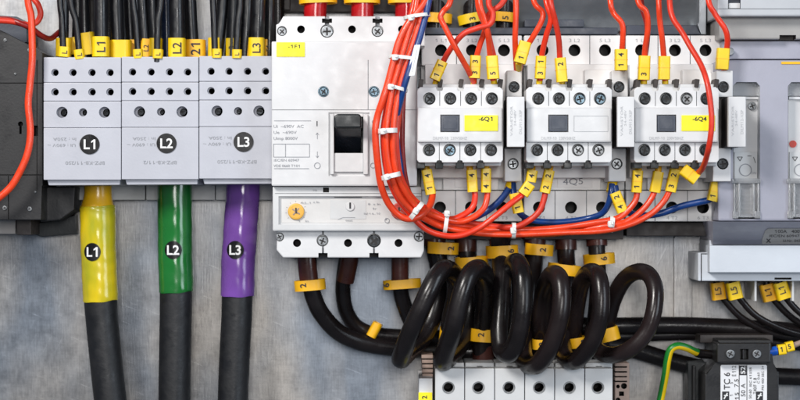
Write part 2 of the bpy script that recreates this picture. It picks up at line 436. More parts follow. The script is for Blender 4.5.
# ------------------------------------------------------------------ three fat phase cables
def fat(name, label, pts_s, pts_c, r_s, r_c, ms, bx, by, txt, extra=None):
    t = thing('power_cable', label, 'cable', (pts_c[-1][0], 400, 0), 'fat phase cables on the left')
    b = MB(); b.tube(pts_c, r_c, 'cablematt', 40, 10); b.build('insulation', t)
    b = MB(); b.tube(pts_s, r_s, ms, 48, 14, wob=0.012); sl = b.build('sleeve', t)
    if extra: extra(t)
    b = MB()
    # round sticker bent round the sleeve
    S_ = crom([q[:3] for q in pts_s], 20)
    kk = (D-64)/(D-46); bx = 400+(bx-400)*kk; by = 200+(by-200)*kk
    near = min(S_, key=lambda q: abs(q[1]-by)); ax, ad = near[0], near[2]
    i0 = S_.index(near); sl = (S_[min(i0+6, len(S_)-1)][0]-S_[max(i0-6, 0)][0])/max(1e-6, S_[min(i0+6, len(S_)-1)][1]-S_[max(i0-6, 0)][1])
    def cv(X, Y, off):
        c_ = ax+(Y-by)*sl; u = max(-0.97, min(0.97, (X-c_)/(r_s+off)))
        dd = math.sqrt(1-u*u)*(r_s+off)
        return W(X, Y, ad+dd, ad)
    rb = 9.0; vs = []; fs = []; n = 32; m_ = 6
    vs.append(cv(bx, by, 0.35))
    for j in range(1, m_+1):
        for i in range(n):
            a = 2*math.pi*i/n; vs.append(cv(bx+rb*0.95*j/m_*math.cos(a), by+rb*j/m_*math.sin(a), 0.35))
    for i in range(n): fs.append((0, 1+i, 1+(i+1) % n))
    for j in range(m_-1):
        for i in range(n): fs.append((1+j*n+i, 1+j*n+(i+1) % n, 1+(j+1)*n+(i+1) % n, 1+(j+1)*n+i))
    b.add(vs, fs, 'stickerblack')
    b.text(txt, bx, by, 0, 9.5, 'inkwhite', bold=0.02, curve=lambda X, Y: cv(X, Y, 0.7))
    b.build('badge', t)
def yex(t):
    b = MB(); b.tube([(98, 186, 46, 13.5), (98, 196, 46, 14), (97.7, 203, 46, 15.5), (97.6, 210, 46, 17.6)], 14, 'sleeveorange', 40, 5); b.build('shrunk_collar', t)
    b = MB(); b.tube([(98, 178, 46, 12), (98, 192, 46, 13)], 12, 'black', 30, 3); b.build('cable_boot', t)
fat('L1', 'thick black cable with yellow sleeve and L1 sticker, leftmost of the three',
    [(97.6, 206, 46, 17.6), (97.8, 215, 46, 17.8), (98.5, 250, 46), (99.5, 275, 46), (100.5, 301, 46)], [(98, 170, 46, 12), (98.5, 250, 46, 13), (100, 290, 46), (102, 320, 46), (106, 360, 46), (111, 405, 46), (118, 450, 46), (125, 520, 46)],
    17.6, 16.2, 'sleeveyellow', 92, 252, 'L1', yex)
fat('L2', 'thick black cable with green sleeve and L2 sticker, middle of the three',
    [(175, 170, 46), (175, 220, 46), (175.5, 260, 46), (176.5, 292, 46)], [(175, 160, 46, 14), (175.5, 250, 46, 14), (176, 285, 46), (175.7, 320, 46), (175, 360, 46), (174.5, 405, 46), (175, 520, 46)],
    17.3, 16.0, 'sleevegreen', 173, 250, 'L2')
fat('L3', 'thick black cable with purple sleeve and L3 sticker, beside the white circuit breaker',
    [(243.5, 170, 46), (243, 190, 46), (240.5, 230, 46), (238.5, 260, 46), (237.5, 296, 46)], [(243, 160, 46, 14), (239, 250, 46, 14), (237.5, 290, 46), (236.5, 320, 46), (234.5, 360, 46), (233, 405, 46), (232, 520, 46)],
    17, 15.3, 'sleevepurple', 235, 250, 'L3')

# ------------------------------------------------------------------ bundle of black cables above the terminal covers
def topcable(pts, r, d, mk, label, m='cabledark', mm='yellow'):
    """mk = (cx, cy, w, h, angle, text, text angle) or None"""
    t = thing('control_cable', label, 'cable', (pts[-1][0], pts[-1][1], d), 'black cables coming down onto the terminal blocks')
    b = MB(); b.tube([(x, y, d) for x, y in pts], r, m, 14, 6); b.build('insulation', t)
    if mk:
        cx, cy, w, h, a, s, ta = mk
        b = MB(); b.collar(cx, cy, d, w, h, min(w, 2*r+5), a, mm, 1.0, rr=min(w, 2*r+5)*0.3)
        if s: b.text(s, cx, cy, d+min(w, 2*r+5)/2+0.25, min(w, h)*0.52 if ta else h*0.5, 'ink', a+ta, bold=0.015)
        b.build('marker_sleeve', t)
Y0 = -60
TC = [
 ([(58, Y0), (60, 0), (62, 20), (63.5, 60)], 3.2, 92, (64.5, 52, 11, 10, -4, 'L', 90), 'thin black cable with a small yellow L tag, leftmost of the bundle'),
 ([(66, Y0), (70.5, 0), (76, 22), (80, 62)], 3.3, 92, (79.5, 54.5, 10, 9.5, 8, 'L', 90), 'thin black cable with a small low yellow tag, second in front'),
 ([(62, Y0), (64, 0), (63, 70)], 5, 62, (63.5, 47.5, 14.5, 18, 0, '', 0), 'black cable with wide blank yellow tag behind the leftmost thin cables'),
 ([(84, Y0), (84, 0), (86, 70)], 5, 55, (88, 44, 15, 22, 8, '', 0), 'black cable with tall tilted yellow tag just left of the large L1 tag'),
 ([(100, Y0), (101, 0), (101.5, 70)], 7.2, 80, (101, 47, 16.5, 20, 0, 'L1', 90), 'thick black cable carrying the large yellow L1 tag'),
 ([(115, Y0), (116, 0), (119, 70)], 7, 66, (121, 49.5, 21, 18, 0, '', 0), 'thick black cable with plain wide yellow tag right of the L1 tag'),
 ([(75, Y0), (78, 0), (76, 70)], 5.5, 48, (76, 46, 13, 17, 4, '', 0), 'black cable half hidden behind the two leftmost thin cables'),
 ([(128, Y0), (133, 0), (136, 22), (138.5, 62)], 3.2, 92, (138, 54, 9.5, 9, 3, 'L', 90), 'thin black cable with small yellow tag left of a tall L2 tag'),
 ([(139, Y0), (142, 0), (147, 70)], 5, 62, (146, 48, 10, 18, -3, 'L2', 90), 'black cable with narrow dull orange tag between two thin cables', 'orange'),
 ([(128, Y0), (129, 0), (133, 70)], 5, 50, (134, 48, 11, 16, -3, '', 0), 'black cable behind the gap right of the plain wide yellow tag', 'orange'),
 ([(164, Y0), (161, 0), (158, 22), (157, 62)], 3.4, 94, (158, 54, 10, 9, -2, 'L', 90), 'thin black cable with small yellow tag just left of the large L2 tag'),
 ([(152, Y0), (152, 0), (157, 70)], 5.5, 62, (156, 47.5, 13, 18, -2, '', 0), 'black cable with yellow tag behind the thin cable beside the large L2 tag'),
 ([(176, Y0), (177, 0), (178, 70)], 7.6, 80, (177, 48, 17, 19, 0, 'L2', 90), 'thick black cable carrying the large yellow L2 tag'),
 ([(190, Y0), (190, 0), (194, 70)], 6.5, 62, (195.5, 49, 20, 18, 0, '21', 90), 'black cable with orange tag marked 21 above the second cover seam', 'orange'),
 ([(211, Y0), (213, 0), (214, 22), (215, 58)], 3.3, 94, (217, 53.5, 9.5, 9, 0, 'L', 90), 'thin black cable with small yellow tag, first past the tag marked 21'),
 ([(222, Y0), (223, 0), (216, 70)], 5, 60, (214.5, 47.5, 12.5, 19, 0, '', 0), 'black cable slanting behind the thin cable past the 21 tag'),
 ([(228, Y0), (229, 0), (222, 70)], 4.5, 52, (222, 47.5, 8, 17, 0, '3', 90), 'slim black cable with orange tag between two thin front cables', 'orange'),
 ([(236, Y0), (240, 0), (238, 22), (236, 58)], 3.4, 94, (237, 54, 9.5, 8.5, 0, 'L', 90), 'thin black cable with small yellow tag left of the large L3 tag'),
 ([(240, Y0), (234, 0), (231, 70)], 6, 62, (231.5, 47.5, 11, 18, 0, '3', 90), 'black cable with yellow tag marked 3 near the large L3 tag'),
 ([(262, Y0), (259, 0), (256.5, 70)], 6.8, 82, (256.5, 48, 15.5, 20, 0, 'L3', 90), 'thick black cable carrying the large yellow L3 tag'),
 ([(250, Y0), (248, 0), (244, 70)], 5.5, 52, (246, 48, 9, 17, 0, '', 0), 'black cable behind, just left of the large L3 tag', 'orange'),
 ([(272, Y0), (270, 0), (269, 70)], 5, 62, (268.5, 48.5, 9, 18, 0, 'E1', 90), 'black cable with orange E1 tag at the right end of the bundle', 'orange'),
]
for q in TC: topcable(*q[:5], mm=q[5] if len(q) > 5 else 'yellow')
for k, (x, x2, r, m, l) in enumerate([(84, 90, 4.5, 'navy', 'dark blue cable seen between the L1 tag and thin cables'), (92, 93, 4.5, 'brownblack', 'brownish black cable in the back row left of the L1 tag cable'),
      (108, 110, 4.5, 'cable', 'glossy black cable in the back row behind the L1 tag cable'), (146, 155, 4.5, 'navy', 'dark blue cable in the back row behind the narrow L2 tag'),
      (166, 168, 4.5, 'navy', 'dark blue cable in the back row just left of the large L2 tag'), (184, 186, 4, 'cable', 'glossy black cable in the back row right of the large L2 tag'),
      (222, 222, 5, 'cable', 'glossy black cable in the back row behind the tag marked 3'), (247, 247, 5, 'navy', 'dark blue cable in the back row left of the large L3 tag'),
      (266, 264, 4, 'navy', 'dark blue cable right of the large L3 tag'), (278, 278, 6, 'cable', 'black cable standing between the bundle and white circuit breaker')]):
    b = MB(); b.tube([(x, Y0, 30), (x, 0, 30), (x2, 80, 30)], r+0.5, m, 12, 5)
    tag(b.build('control_cable'), l, 'cable', 'back row of cables above the terminal blocks')

# ------------------------------------------------------------------ moulded case circuit breaker
t = thing('circuit_breaker', 'large white moulded case circuit breaker with black toggle and orange dial', 'circuit breaker', (348, 258, 0))
b = MB(); b.prism([(283, 16.2), (425, 16.2), (425, 46), (276, 46), (276, 24.5), (281, 23)], 5, 112, 'white', 1.2)
c = b.carve()
for x in (301, 352, 402): c.cyl(x, 29.3, 3.9, 80, 120, 'hole')
for x, r in ((282, 5), (327, 6.8), (377.5, 6)): c.cyl(x, 31, r, 106, 120, 'offwhite')
for x in (327, 377.5):
    c.box(x-2.2, 14, x+2.2, 26, 104, 120, 'groove', 0); c.box(x-5, 18.5, x+5, 22.8, 98, 120, 'hole', 0.0)
b.build('upper_terminal_cover', t)
for x, r in ((282, 4.2), (327, 6), (377.5, 5.2)):
    s_ = MB(); s_.screw(x, 31.5, r, 111, 'screw', 35+x); s_.build('screw', t)
b = MB(); b.box(271.5, 41.3, 417, 186, 5, 130, 'white', 1.6)
c = b.carve(); c.box(268, 109.6, 420, 110.2, 129.0, 140, 'groove', 0); c.box(328.5, 112.5, 369.5, 176, 127.6, 140, 'white', 0)
c.cyl(323.5, 91.6, 5.6, 124, 140, 'offwhite'); c.cyl(374, 91.6, 5.6, 124, 140, 'offwhite')
c.box(367.8, 60, 368.5, 110, 129.3, 140, 'groove', 0)
c.box(334, 116.5, 363, 153.5, 80, 140, 'black', 0)
for s1, yy, w in (('Ui  ~690V  AC', 126.3, 30), ('Ue  ~690V', 132.3, 23), ('Uimp 8000V', 138.8, 24)):
    b.text(s1, 273.6+w/2, yy, 130.4, 2.9, 'inkgrey', 0, w)
b.line(274, 120.8, 311, 120.8, 130.4, 0.5)
for q in ((273.5, 144, 309.5, 144), (273.5, 157, 309.5, 157), (285.5, 144, 285.5, 157), (309.5, 144, 309.5, 157), (273.5, 144, 273.5, 157), (274, 168.6, 309, 168.6)): b.line(*q, 130.4, 0.55)
b.text('IEC/EN 60947', 286.5, 160.2, 130.4, 2.5, 'inkgrey', 0, 25); b.text('VDE 0660 T101', 286.5, 165.8, 130.4, 2.5, 'inkgrey', 0, 26)
b.text('I', 317, 123.6, 130.4, 5.2, 'ink', 0, bold=0.01)
b.ring(317.3, 165.6, 2.6, 3.2, 130.1, 130.5, 'inkgrey')
for y, sgn in ((136, -1), (154.5, 1)):
    b.line(317.3, y-3, 317.3, y+3, 130.4, 0.5); b.line(315.8, y+sgn*1.2, 317.3, y+sgn*3.2, 130.4, 0.5); b.line(318.8, y+sgn*1.2, 317.3, y+sgn*3.2, 130.4, 0.5)
b.text('0', 373, 122, 130.4, 3.4, 'inkgrey'); b.ring(373, 165.5, 2.2, 2.8, 130.1, 130.5, 'inkgrey')
b.build('cover', t)
for x in (323.5, 374):
    s_ = MB(); s_.ring(x, 91.6, 4.6, 5.3, 128, 130.5, 'screwblue'); s_.screw(x, 91.6, 4.2, 129.2, 'screwblue', x); s_.build('screw', t)
b = MB()
b.box(330, 114, 334, 174.5, 125, 133.5, 'white', 1); b.box(363.2, 114, 368, 174.5, 125, 133.5, 'white', 1)
b.box(334, 153, 363.2, 172, 120, 131, 'white', 0.8); b.box(334, 113.5, 363.2, 116.8, 120, 132, 'white', 0.8)
b.build('toggle_frame', t)
b = MB(); b.prism([(333.5, 117), (337, 113.8), (359.5, 113.8), (361.5, 117), (361.5, 128), (335, 128)], 100, 152, 'black', 2.2, seg=3)
vs = [W(335.5, 126, 141), W(361, 126, 141), W(361, 152, 108), W(335.5, 152, 108), W(335.5, 126, 100), W(361, 126, 100), W(361, 152, 90), W(335.5, 152, 90)]
b.add(vs, [(0, 1, 2, 3), (4, 7, 6, 5), (0, 4, 5, 1), (2, 6, 7, 3), (1, 5, 6, 2), (0, 3, 7, 4)], 'handle')
b.build('toggle', t)
b = MB(); b.box(276.5, 42.2, 304.8, 56.7, 129.5, 130.9, 'labelyellow', 0.3); b.text('-1F1', 294, 46.4, 131.2, 3.4, 'ink', 0, 12, bold=0.01); b.build('name_tag', t)
# trip unit
b = MB(); b.box(272.5, 186.6, 421.5, 231, 5, 122, 'offwhite', 1.6)
c = b.carve(); c.box(278.5, 196.3, 425, 224.5, 118, 130, 'offwhite', 0); c.box(323, 187.6, 329, 192.4, 110, 130, 'hole', 0)
c.box(334, 196.6, 362, 197.8, 116, 130, 'groove', 0)
for yy in (193.3,): c.box(275, yy, 425, yy+0.5, 121, 130, 'groove', 0)
b.text('trip', 315, 190.4, 122.3, 2.0, 'inkgrey')
b.build('trip_unit', t)
b = MB(); b.box(281.5, 198.5, 420, 223, 115, 118.6, 'basegrey', 0.6)
b.box(330, 200, 366, 219, 118, 119.0, 'offwhite', 0.3)
for xx, yy, s1, w in ((306, 203, '0,5...1', 9), (316, 202, 'x In', 6), (374, 204, '8  x In', 12), (375, 208.5, 'Ir', 4), (372, 213.5, 'Isd = 6...10', 16), (299, 221, '1', 1.5), (307, 221, 'In', 3), (349, 220.5, 'test', 7), (386, 219, 'I', 1)):
    b.text(s1, xx, yy, 119.4, 2.0, 'inkgrey', 0, w)
b.line(338, 219.5, 343, 217.5, 119.4, 0.4); b.line(343, 217.5, 355, 217.5, 119.4, 0.4)
b.ring(387, 220.5, 2.0, 2.5, 118.8, 119.5, 'inkgrey'); 
for i in range(9):
    a = R(-130+i*32); b.line(296+9.4*math.sin(a), 211.5-9.4*math.cos(a), 296+10.8*math.sin(a), 211.5-10.8*math.cos(a), 118.9, 0.4)
b.build('setting_panel', t)
def dial(x, y, r, m):
    b = MB(); b.cyl(x, y, r, 116, 121.5, m, 32, bev=1.2); b.ring(x, y, r*0.72, r*0.8, 121, 121.8, m)
    b.obox(x, y, r*1.1, 1.3, 50, 121, 122.0, 'tan', 0.2); b.obox(x, y, r*1.1, 1.3, -35, 121, 122.2, 'tan', 0.2); b.obox(x, y-1, 1.4, r*0.7, 5, 121, 122.4, 'brownblack', 0.1); b.build('dial', t)
dial(296, 211.5, 8.2, 'dialorange'); dial(399, 211, 8.2, 'dialred')
b = MB(); b.cyl(350, 206.5, 4.6, 116, 120.5, 'white', 26, bev=0.8); b.box(349.3, 202.5, 350.9, 208.5, 120, 121.2, 'ink', 0.1); b.build('test_button', t)
b = MB(); b.prism([(277, 230), (424, 230), (424, 251), (421, 257.6), (283, 257.6), (276.5, 250)], 5, 112, 'white', 1.3)
c = b.carve()
for x in (297, 348, 398.5): c.cyl(x, 243, 4.0, 80, 120, 'hole')
for x, y, r in ((279.5, 237, 4.6), (322.5, 240.5, 6), (374, 240.5, 7), (419, 236.5, 5.4)): c.cyl(x, y, r, 106, 120, 'offwhite')
for x in (323, 374): 
    c.box(x-4.6, 253, x+4.6, 260, 90, 120, 'hole', 0); c.box(x-1, 228, x+1, 258, 109, 120, 'groove', 0)
b.build('lower_terminal_cover', t)
for x, y, r in ((279.5, 237, 3.8), (322.5, 241, 5), (374, 241, 6.4), (419, 236.5, 4.7)):
    s_ = MB(); s_.screw(x, y, r, 110.5, 'screwdark' if r > 6 else 'screw', x*3); s_.build('screw', t)

# ------------------------------------------------------------------ cables into the breaker from above
for x, y, w, hx, l in ((315, 16, 38, 318, 'left'), (362, 16, 36, 362, 'middle'), (406, 16, 34, 405, 'right')):
    t = thing('power_cable', {'left': 'black cable in glossy red sleeve, leftmost above the white circuit breaker', 'middle': 'black cable in glossy red sleeve, middle one above the white circuit breaker',
        'right': 'black cable in glossy red sleeve behind the red wire bundle top'}[l], 'cable', (x, 16, 50), 'red sleeved cables above the breaker')
    b = MB(); b.tube([(hx, -70, 55), (hx, -10, 55), (x, 8, 55)], 10.5, 'cable', 30, 6); b.build('insulation', t)
    b = MB(); b.tube([(hx, -3, 55), (x+0.5, 5, 55), (x, 30, 55)], 11.4, 'shrinkred', 32, 6); b.build('sleeve', t)
    b = MB(); b.collar(hx, -2.5, 55, w, 12.5, 26, 0 if l != 'left' else 2, 'orange', 1.6); b.build('marker_sleeve', t)
b = MB(); b.box(268, -60, 424, 12, 2, 20, 'brownblack', 1.5); b.box(268, -60, 290, 10, 20, 30, 'brownblack', 1.5)  # dark brown boxes fill the gap behind the red sleeved cables
tag(b.build('dark_backing'), 'dark brown backing behind the red sleeved cables', 'cover')

# ------------------------------------------------------------------ starter bases behind the small contactors
bases = [(421, 522.5, [441, 472, 504], [440, 471, 502], 'left'), (523.5, 624.5, [542.5, 574.5, 605], [539, 571, 602], 'middle'), (625.5, 722.5, [641, 675, 705.5], [638, 672, 703], 'right')]
for i, (x0, x1, ht, hb, pos) in enumerate(bases):
    t = thing('power_contactor', {'left': 'wide pale grey switch base behind the small contactor tagged 6Q1', 'middle': 'wide pale grey switch base hand marked 4Q5 behind the untagged contactor',
              'right': 'wide pale grey switch base behind the small contactor tagged 6Q4'}[pos], 'switch base', ((x0+x1)/2, 222, 0), 'pale grey switch bases')
    b = MB()
    b.prism([(x0, 66), (x1, 66), (x1, 190), (x0, 190)], 4, 60.5, 'basewhite', 1.0)
    b.build('housing', t)
    b = MB(); b.box(x0+0.6, 35.4, x1-0.6, 65.5, 4, 78, 'basewhite', 1.2)
    c = b.carve()
    for h in ht: c.cyl(h, 50.3, 6.0, 50, 90, 'hole')
    for m_ in ((ht[0]+ht[1])/2, (ht[1]+ht[2])/2): c.box(m_-0.4, 30, m_+0.4, 70, 76.8, 90, 'groove', 0)
    for h, s1 in zip(ht, ('1 L1', '3 L2', '5 L3')): b.text(s1, h, 40.5, 78.3, 3.4, 'inkfaint', 0, 11)
    b.build('upper_terminal_cover', t)
    b = MB(); b.box(x0+0.6, 190.6, x1-0.6, 221.4, 4, 78, 'basewhite', 1.2)
    c = b.carve()
    for h in hb: c.cyl(h, 207.5, 6.0, 50, 90, 'hole')
    for m_ in ((hb[0]+hb[1])/2, (hb[1]+hb[2])/2): c.box(m_-0.4, 185, m_+0.4, 225, 76.8, 90, 'groove', 0)
    for h, s1 in zip(hb, ('2 T1', '4 T2', '6 T3')): b.text(s1, h, 217.8, 78.3, 3.2, 'inkfaint', 0, 11)
    b.build('lower_terminal_cover', t)
    b = MB(); m0, m1 = x0+22, x1-24
    b.box(m0, 172.5, m1, 190, 60, 73, 'basewhite', 0.8)
    b.box(m0+12, 175, m1-8, 187.5, 72, 74, 'basewhite', 0.5)
    if i == 1: b.text('4Q5', 573, 182, 74.3, 6.0, 'inkgrey', 2, 20)
    b.build('nameplate', t)
    b = MB(); b.box(x0+4, 64, x1-4, 178, 60, 88, 'basewhite', 1.5)
    if i: b.box(m1-16, 69.5, m1+13, 100, 80, 104, 'basewhite', 1.5)
    b.build('carrier', t)
    b = MB()
    b.box(x0+1, 222.3, x1-1, 239.5 if i < 2 else 236, 4, 52, 'slate' if 0 else 'brownblack', 1.0)  # black base bottom, the shadow on it put into its dark colour
    b.build('shadowed_bottom', t)
b = MB(); prof = [(-60, 54), (-12, 52), (-3, 46), (6, 36), (14, 28), (21, 23), (30, 20)]  # added panel, curved so its shading grades from dark to bright
vs = []
for x in (421, 699):
    for y, d_ in prof: vs.append(W(x, y, d_, 30))
    for y, d_ in prof[::-1]: vs.append(W(x, y, 4, 30))
n = len(prof)*2; b.add(vs, [(i, (i+1) % n, n+(i+1) % n, n+i) for i in range(n)]+[tuple(range(n)), tuple(range(n, 2*n))], 'bracket')
tag(b.build('shade_panel'), 'added curved grey metal duct along the top edge behind the red wires', 'panel')
# slate shroud strips on top
b = MB(); b.box(421.5, 27.5, 618, 34.4, 4, 66, 'slate', 1.0); tag(b.build('shroud_strip'), 'long dark slate strip on top of the left and middle switch bases', 'shroud strip')
b = MB(); b.box(524.5, 19.4, 584, 27.1, 4, 45, 'slate', 1.0); tag(b.build('shroud_block'), 'short dark slate block above the long strip, behind crossing red wires', 'shroud block')
b = MB(); b.prism([(626.5, 25), (696, 25), (701, 34.4), (626.5, 34.4)], 4, 66, 'slate', 1.0); tag(b.build('shroud_strip'), 'short dark slate strip on top of the right switch base', 'shroud strip')
b = MB(); b.prism([(699, -60), (707, -60), (706, 34.4), (701, 34.4), (697.5, 24), (700, 22)], 4, 60, 'bracket', 0.8); tag(b.build('bracket'), 'narrow grey metal bracket between the switch bases and grey switch', 'bracket')
b = MB(); b.box(707.6, -60, 716, 34, 2, 20, 'slate', 0.8); tag(b.build('shroud_strip'), 'dark upright strip in the gap beside the grey metal bracket', 'shroud strip')
b = MB(); b.prism([(684, 225), (722, 225), (722, 243), (692, 243), (692, 334), (674, 334), (674, 238)], 1, 5, 'galv', 0.8); tag(b.build('shade_sheet'), 'added zinc rail upright left of the white lower housing', 'sheet')  # added in place of an upright streak of shading on the plate

# ------------------------------------------------------------------ small contactors
def small_contactor(x0, x1, top, bot, btn, tagx, txt, label, kinds):
    t = thing('contactor', label, 'contactor', ((x0+x1)/2, 165, 88), 'small white contactors in a row')
    mids = [(a+b_)/2 for a, b_ in zip(top, top[1:])]
    b = MB(); b.box(x0+3, 84, x1-2, 166, 80, 138, 'offwhite', 1.5); b.build('rear_housing', t)
    # stepped front
    b = MB()
    pts = [(x0, 90)]
    pts += [(x0+3, 87)]
    for m_ in mids: pts += [(m_-3.4, 87), (m_-3.4, 91.5), (m_+3.4, 91.5), (m_+3.4, 87)]
    pts += [(x1-3, 87), (x1, 90)]
    pts += [(x1, 160), (x1-2, 162.5)]
    for m_ in reversed([(a+b_)/2 for a, b_ in zip(bot, bot[1:])]): pts += [(m_+2.6, 162.5), (m_+2.6, 159.5), (m_-2.6, 159.5), (m_-2.6, 162.5)]
    pts += [(x0+2, 162.5), (x0, 160)]
    b.prism(pts, 120, 154, 'white', 0.8)
    c = b.carve()
    for x in top: c.cyl(x, 98.6, 6.3, 140, 170, 'offwhite', 28)
    for x in bot: c.cyl(x, 150, 6.3, 140, 170, 'offwhite', 28)
    for m_ in mids: c.box(m_-0.35, 85, m_+0.35, 106, 152.8, 170, 'groove', 0)
    for m_ in [(a+b_)/2 for a, b_ in zip(bot, bot[1:])]: c.box(m_-0.35, 142, m_+0.35, 165, 152.8, 170, 'groove', 0)
    b.build('terminal_housing', t)
    b = MB(); b.box(x0+0.5, 107.5, x1-0.5, 142.2, 150, 160, 'white', 1.8)
    b.carve().box(btn[0]-0.8, 114.6, btn[1]+0.8, 132.2, 152, 170, 'offwhite', 0)
    b.text('DILM7-10  230V50HZ', (btn[0]+btn[1])/2, 138.2, 160.3, 2.9, 'inkfaint', 0, 34)
    if not txt:
        for q in ((574, 116, 608, 116), (574, 131.5, 608, 131.5), (574, 116, 574, 131.5), (608, 116, 608, 131.5)): b.line(*q, 160.3, 0.5, 'inkfaint')
    b.build('front_plate', t)
    b = MB(); b.box(btn[0], 115.4, btn[1], 131.4, 152, 160.8, 'slate', 0.8); b.box(btn[0]+2.5, 117.8, btn[1]-2.5, 129, 160.5, 161.2, 'slate', 0.4); b.build('indicator_button', t)
    if txt:
        b = MB(); b.box(tagx[0], 115.2, tagx[1], 131, 159.6, 161, 'labelyellow', 0.3); b.text(txt, tagx[0]+(21 if txt == '-6Q1' else 18), 119.2, 161.3, 4.2, 'ink', 0, 14, bold=0.02); b.build('name_tag', t)
    for x, y, kd in list(zip(top, [98.6]*4, kinds[0]))+list(zip(bot, [150]*4, kinds[1])):
        s_ = MB(); s_.screw(x+0.5, y+0.5, 5.0, 146.5, {'d': 'screwdark', 'b': 'screwblue', 's': 'screw'}[kd], x*7+y, 'cross', 4); s_.build('screw', t)
    for m_ in [x0+3.5]+mids+[x1-3]:
        b = MB(); b.obox(m_+0.5, 83.2, 4.6, 8.5, -8, 118, 140, 'brownblack', 0.8); b.build('clamp_lever', t)
    for m_ in [x0+4]+[(a+b_)/2 for a, b_ in zip(bot, bot[1:])]:
        b = MB(); b.box(m_-4, 162.2, m_+4, 168.5, 112, 142, 'black', 0.8); b.build('lower_clamp', t)
small_contactor(417, 503, [429.3, 450.2, 471, 491.8], [429, 449.6, 470.3, 491], (441, 459), (464.5, 498), '-6Q1', 'small white contactor with yellow tag 6Q1 beside the red wire bundle', ('dddd', 'dbdd'))
small_contactor(526, 612, [538.3, 559, 579.6, 600], [537, 557.6, 578, 598.5], (549, 567.6), None, '', 'small white contactor with blank outlined field, middle one of three', ('ddbb', 'ddss'))
small_contactor(634, 719, [644.8, 666, 686.6, 706.5], [644.3, 664.8, 685, 705.3], (657.4, 675.4), (681.6, 715), '-6Q4', 'small white contactor with yellow tag 6Q4 behind the long red wire', ('ddsd', 'dddd'))

# coil terminal posts with suppressor modules
for (xt0, xt1, xs, xm0, xm1, xb0, xb1, xs2, l) in ((506.5, 522, 514, 507, 524.6, 504.5, 521.5, 513, 'between the contactor tagged 6Q1 and the middle one'),
        (611.5, 628, 619, 617.3, 634.5, 608.5, 626, 616.8, 'between the middle contactor and the 6Q4 one'), (716.5, 733, 723.5, 728.3, 746, 713, 731, 722.8, 'right of the 6Q4 contactor beside the grey switch')):
    z = 14 if xs > 700 else 0
    t = thing('coil_terminal', 'white upright coil terminal strip with screws ' + l, 'terminal strip', (xs, 182, 70), 'upright coil terminal strips')
    b = MB(); b.box(xt0, 70.5, xt1, 97, 70, 122+z, 'white', 1.2); b.carve().cyl(xs, 87, 5.8, 112+z, 150, 'offwhite', 26); b.build('upper_terminal', t)
    s_ = MB(); s_.screw(xs, 87.3, 4.8, 117.5+z, 'screwdark', xs*5, h=4); s_.build('screw', t)
    b = MB(); b.box(xb0, 148, xb1, 181.5, 70, 118+z, 'white', 1.2); b.carve().cyl(xs2, 163.8, 5.8, 108+z, 150, 'offwhite', 26); b.build('lower_terminal', t)
    s_ = MB(); s_.screw(xs2, 164, 4.9, 113.5+z, 'screw' if xs2 < 700 else 'screwdark', xs2*3, h=4); s_.build('screw', t)
    b = MB(); b.box(xb0+2, 95, xt1-1, 150, 70, 108+z, 'brownblack', 0.8); b.build('spine', t)
    m = thing('suppressor_module', 'slim white plug-in module with faint print ' + l, 'suppressor module', (xm0, 146, 100), 'slim plug-in modules')
    b = MB(); b.box(xm0, 96.5, xm1, 147, 165, 172, 'white', 1.2)
    b.text('VARISTOR', xm0+4.5, 121, 172.3, 2.2, 'inkfaint', 90, 30); b.text('24-48V', xm0+8, 118, 172.3, 2.0, 'inkfaint', 90, 16); b.text('DILM12-XSP', xm1-4, 122, 172.3, 2.6, 'inkfaint', 90, 24)
    b.build('front_cap', m)
    b = MB(); b.box(xm0+0.5, 97, xm1-0.5, 146.5, 100, 165.2, 'brownblack', 0.8); b.build('module_body', m)

# ------------------------------------------------------------------ wires
def pin_marker(par, cx, cy, w, h, a, dpt, txts, m='yellow', split=True, tc=90, th=7):
    """square section marker sleeve round a thin wire (axis along h), print along it"""
    b = MB()
    b.collar(cx, cy, dpt, w, h, th+2, a, m, 1.0, rr=2.0)
    F = frame(cx, cy, a)
    if split:
        b.collar(*F(0, 0), dpt, w+0.6, 0.8, th+2.4, a, 'orange', 1.0, rr=2)
    n = len(txts)
    for i, s1 in enumerate(txts):
        if s1:
            X, Y = F(0, h/2-(i+0.5)*h/n); b.text(s1, X, Y, dpt+th/2+1.35, 5.4, 'ink', a+tc, bold=0.02)
    b.build('marker_sleeve', par)
def wire(label, pts, r=2.9, m='red', markers=(), ferrule=None, group=None, name='wire'):
    t = thing(name, label, 'wire', (pts[-1][0], pts[-1][1], pts[-1][2]), group)
    if m == 'red': pts = [pts[0]]+[(a+random.uniform(-.5, .5), b_+random.uniform(-.5, .5), c_) for a, b_, c_ in pts[1:-2]]+list(pts[-2:])
    if m == 'red': m = random.choice(['red', 'redorange', 'redorange', 'redworn'])
    b = MB(); b.tube(pts, r, m, 16, 8); b.build('insulation', t)
    Q = crom([q[:3] for q in pts], 12)
    for q in markers:
        near = min(Q, key=lambda v: (v[0]-q[0])**2+(v[1]-q[1])**2)
        q = list(q); q[5] = max([v[2] for v in Q if (v[0]-q[0])**2+(v[1]-q[1])**2 < (q[3]*0.52)**2] or [near[2]])-(1.5 if q[1] < 100 else 0); pass
        q += ['yellow', True, 90][len(q)-7:]; pin_marker(t, *q, 2*r+3)
    if ferrule:
        b = MB(); b.tube(ferrule[:-2], ferrule[-2], ferrule[-1], 14, 4); b.build('ferrule', t)
    return t
GT = 'red wires hanging into the tops of the contactors'
dT = 132
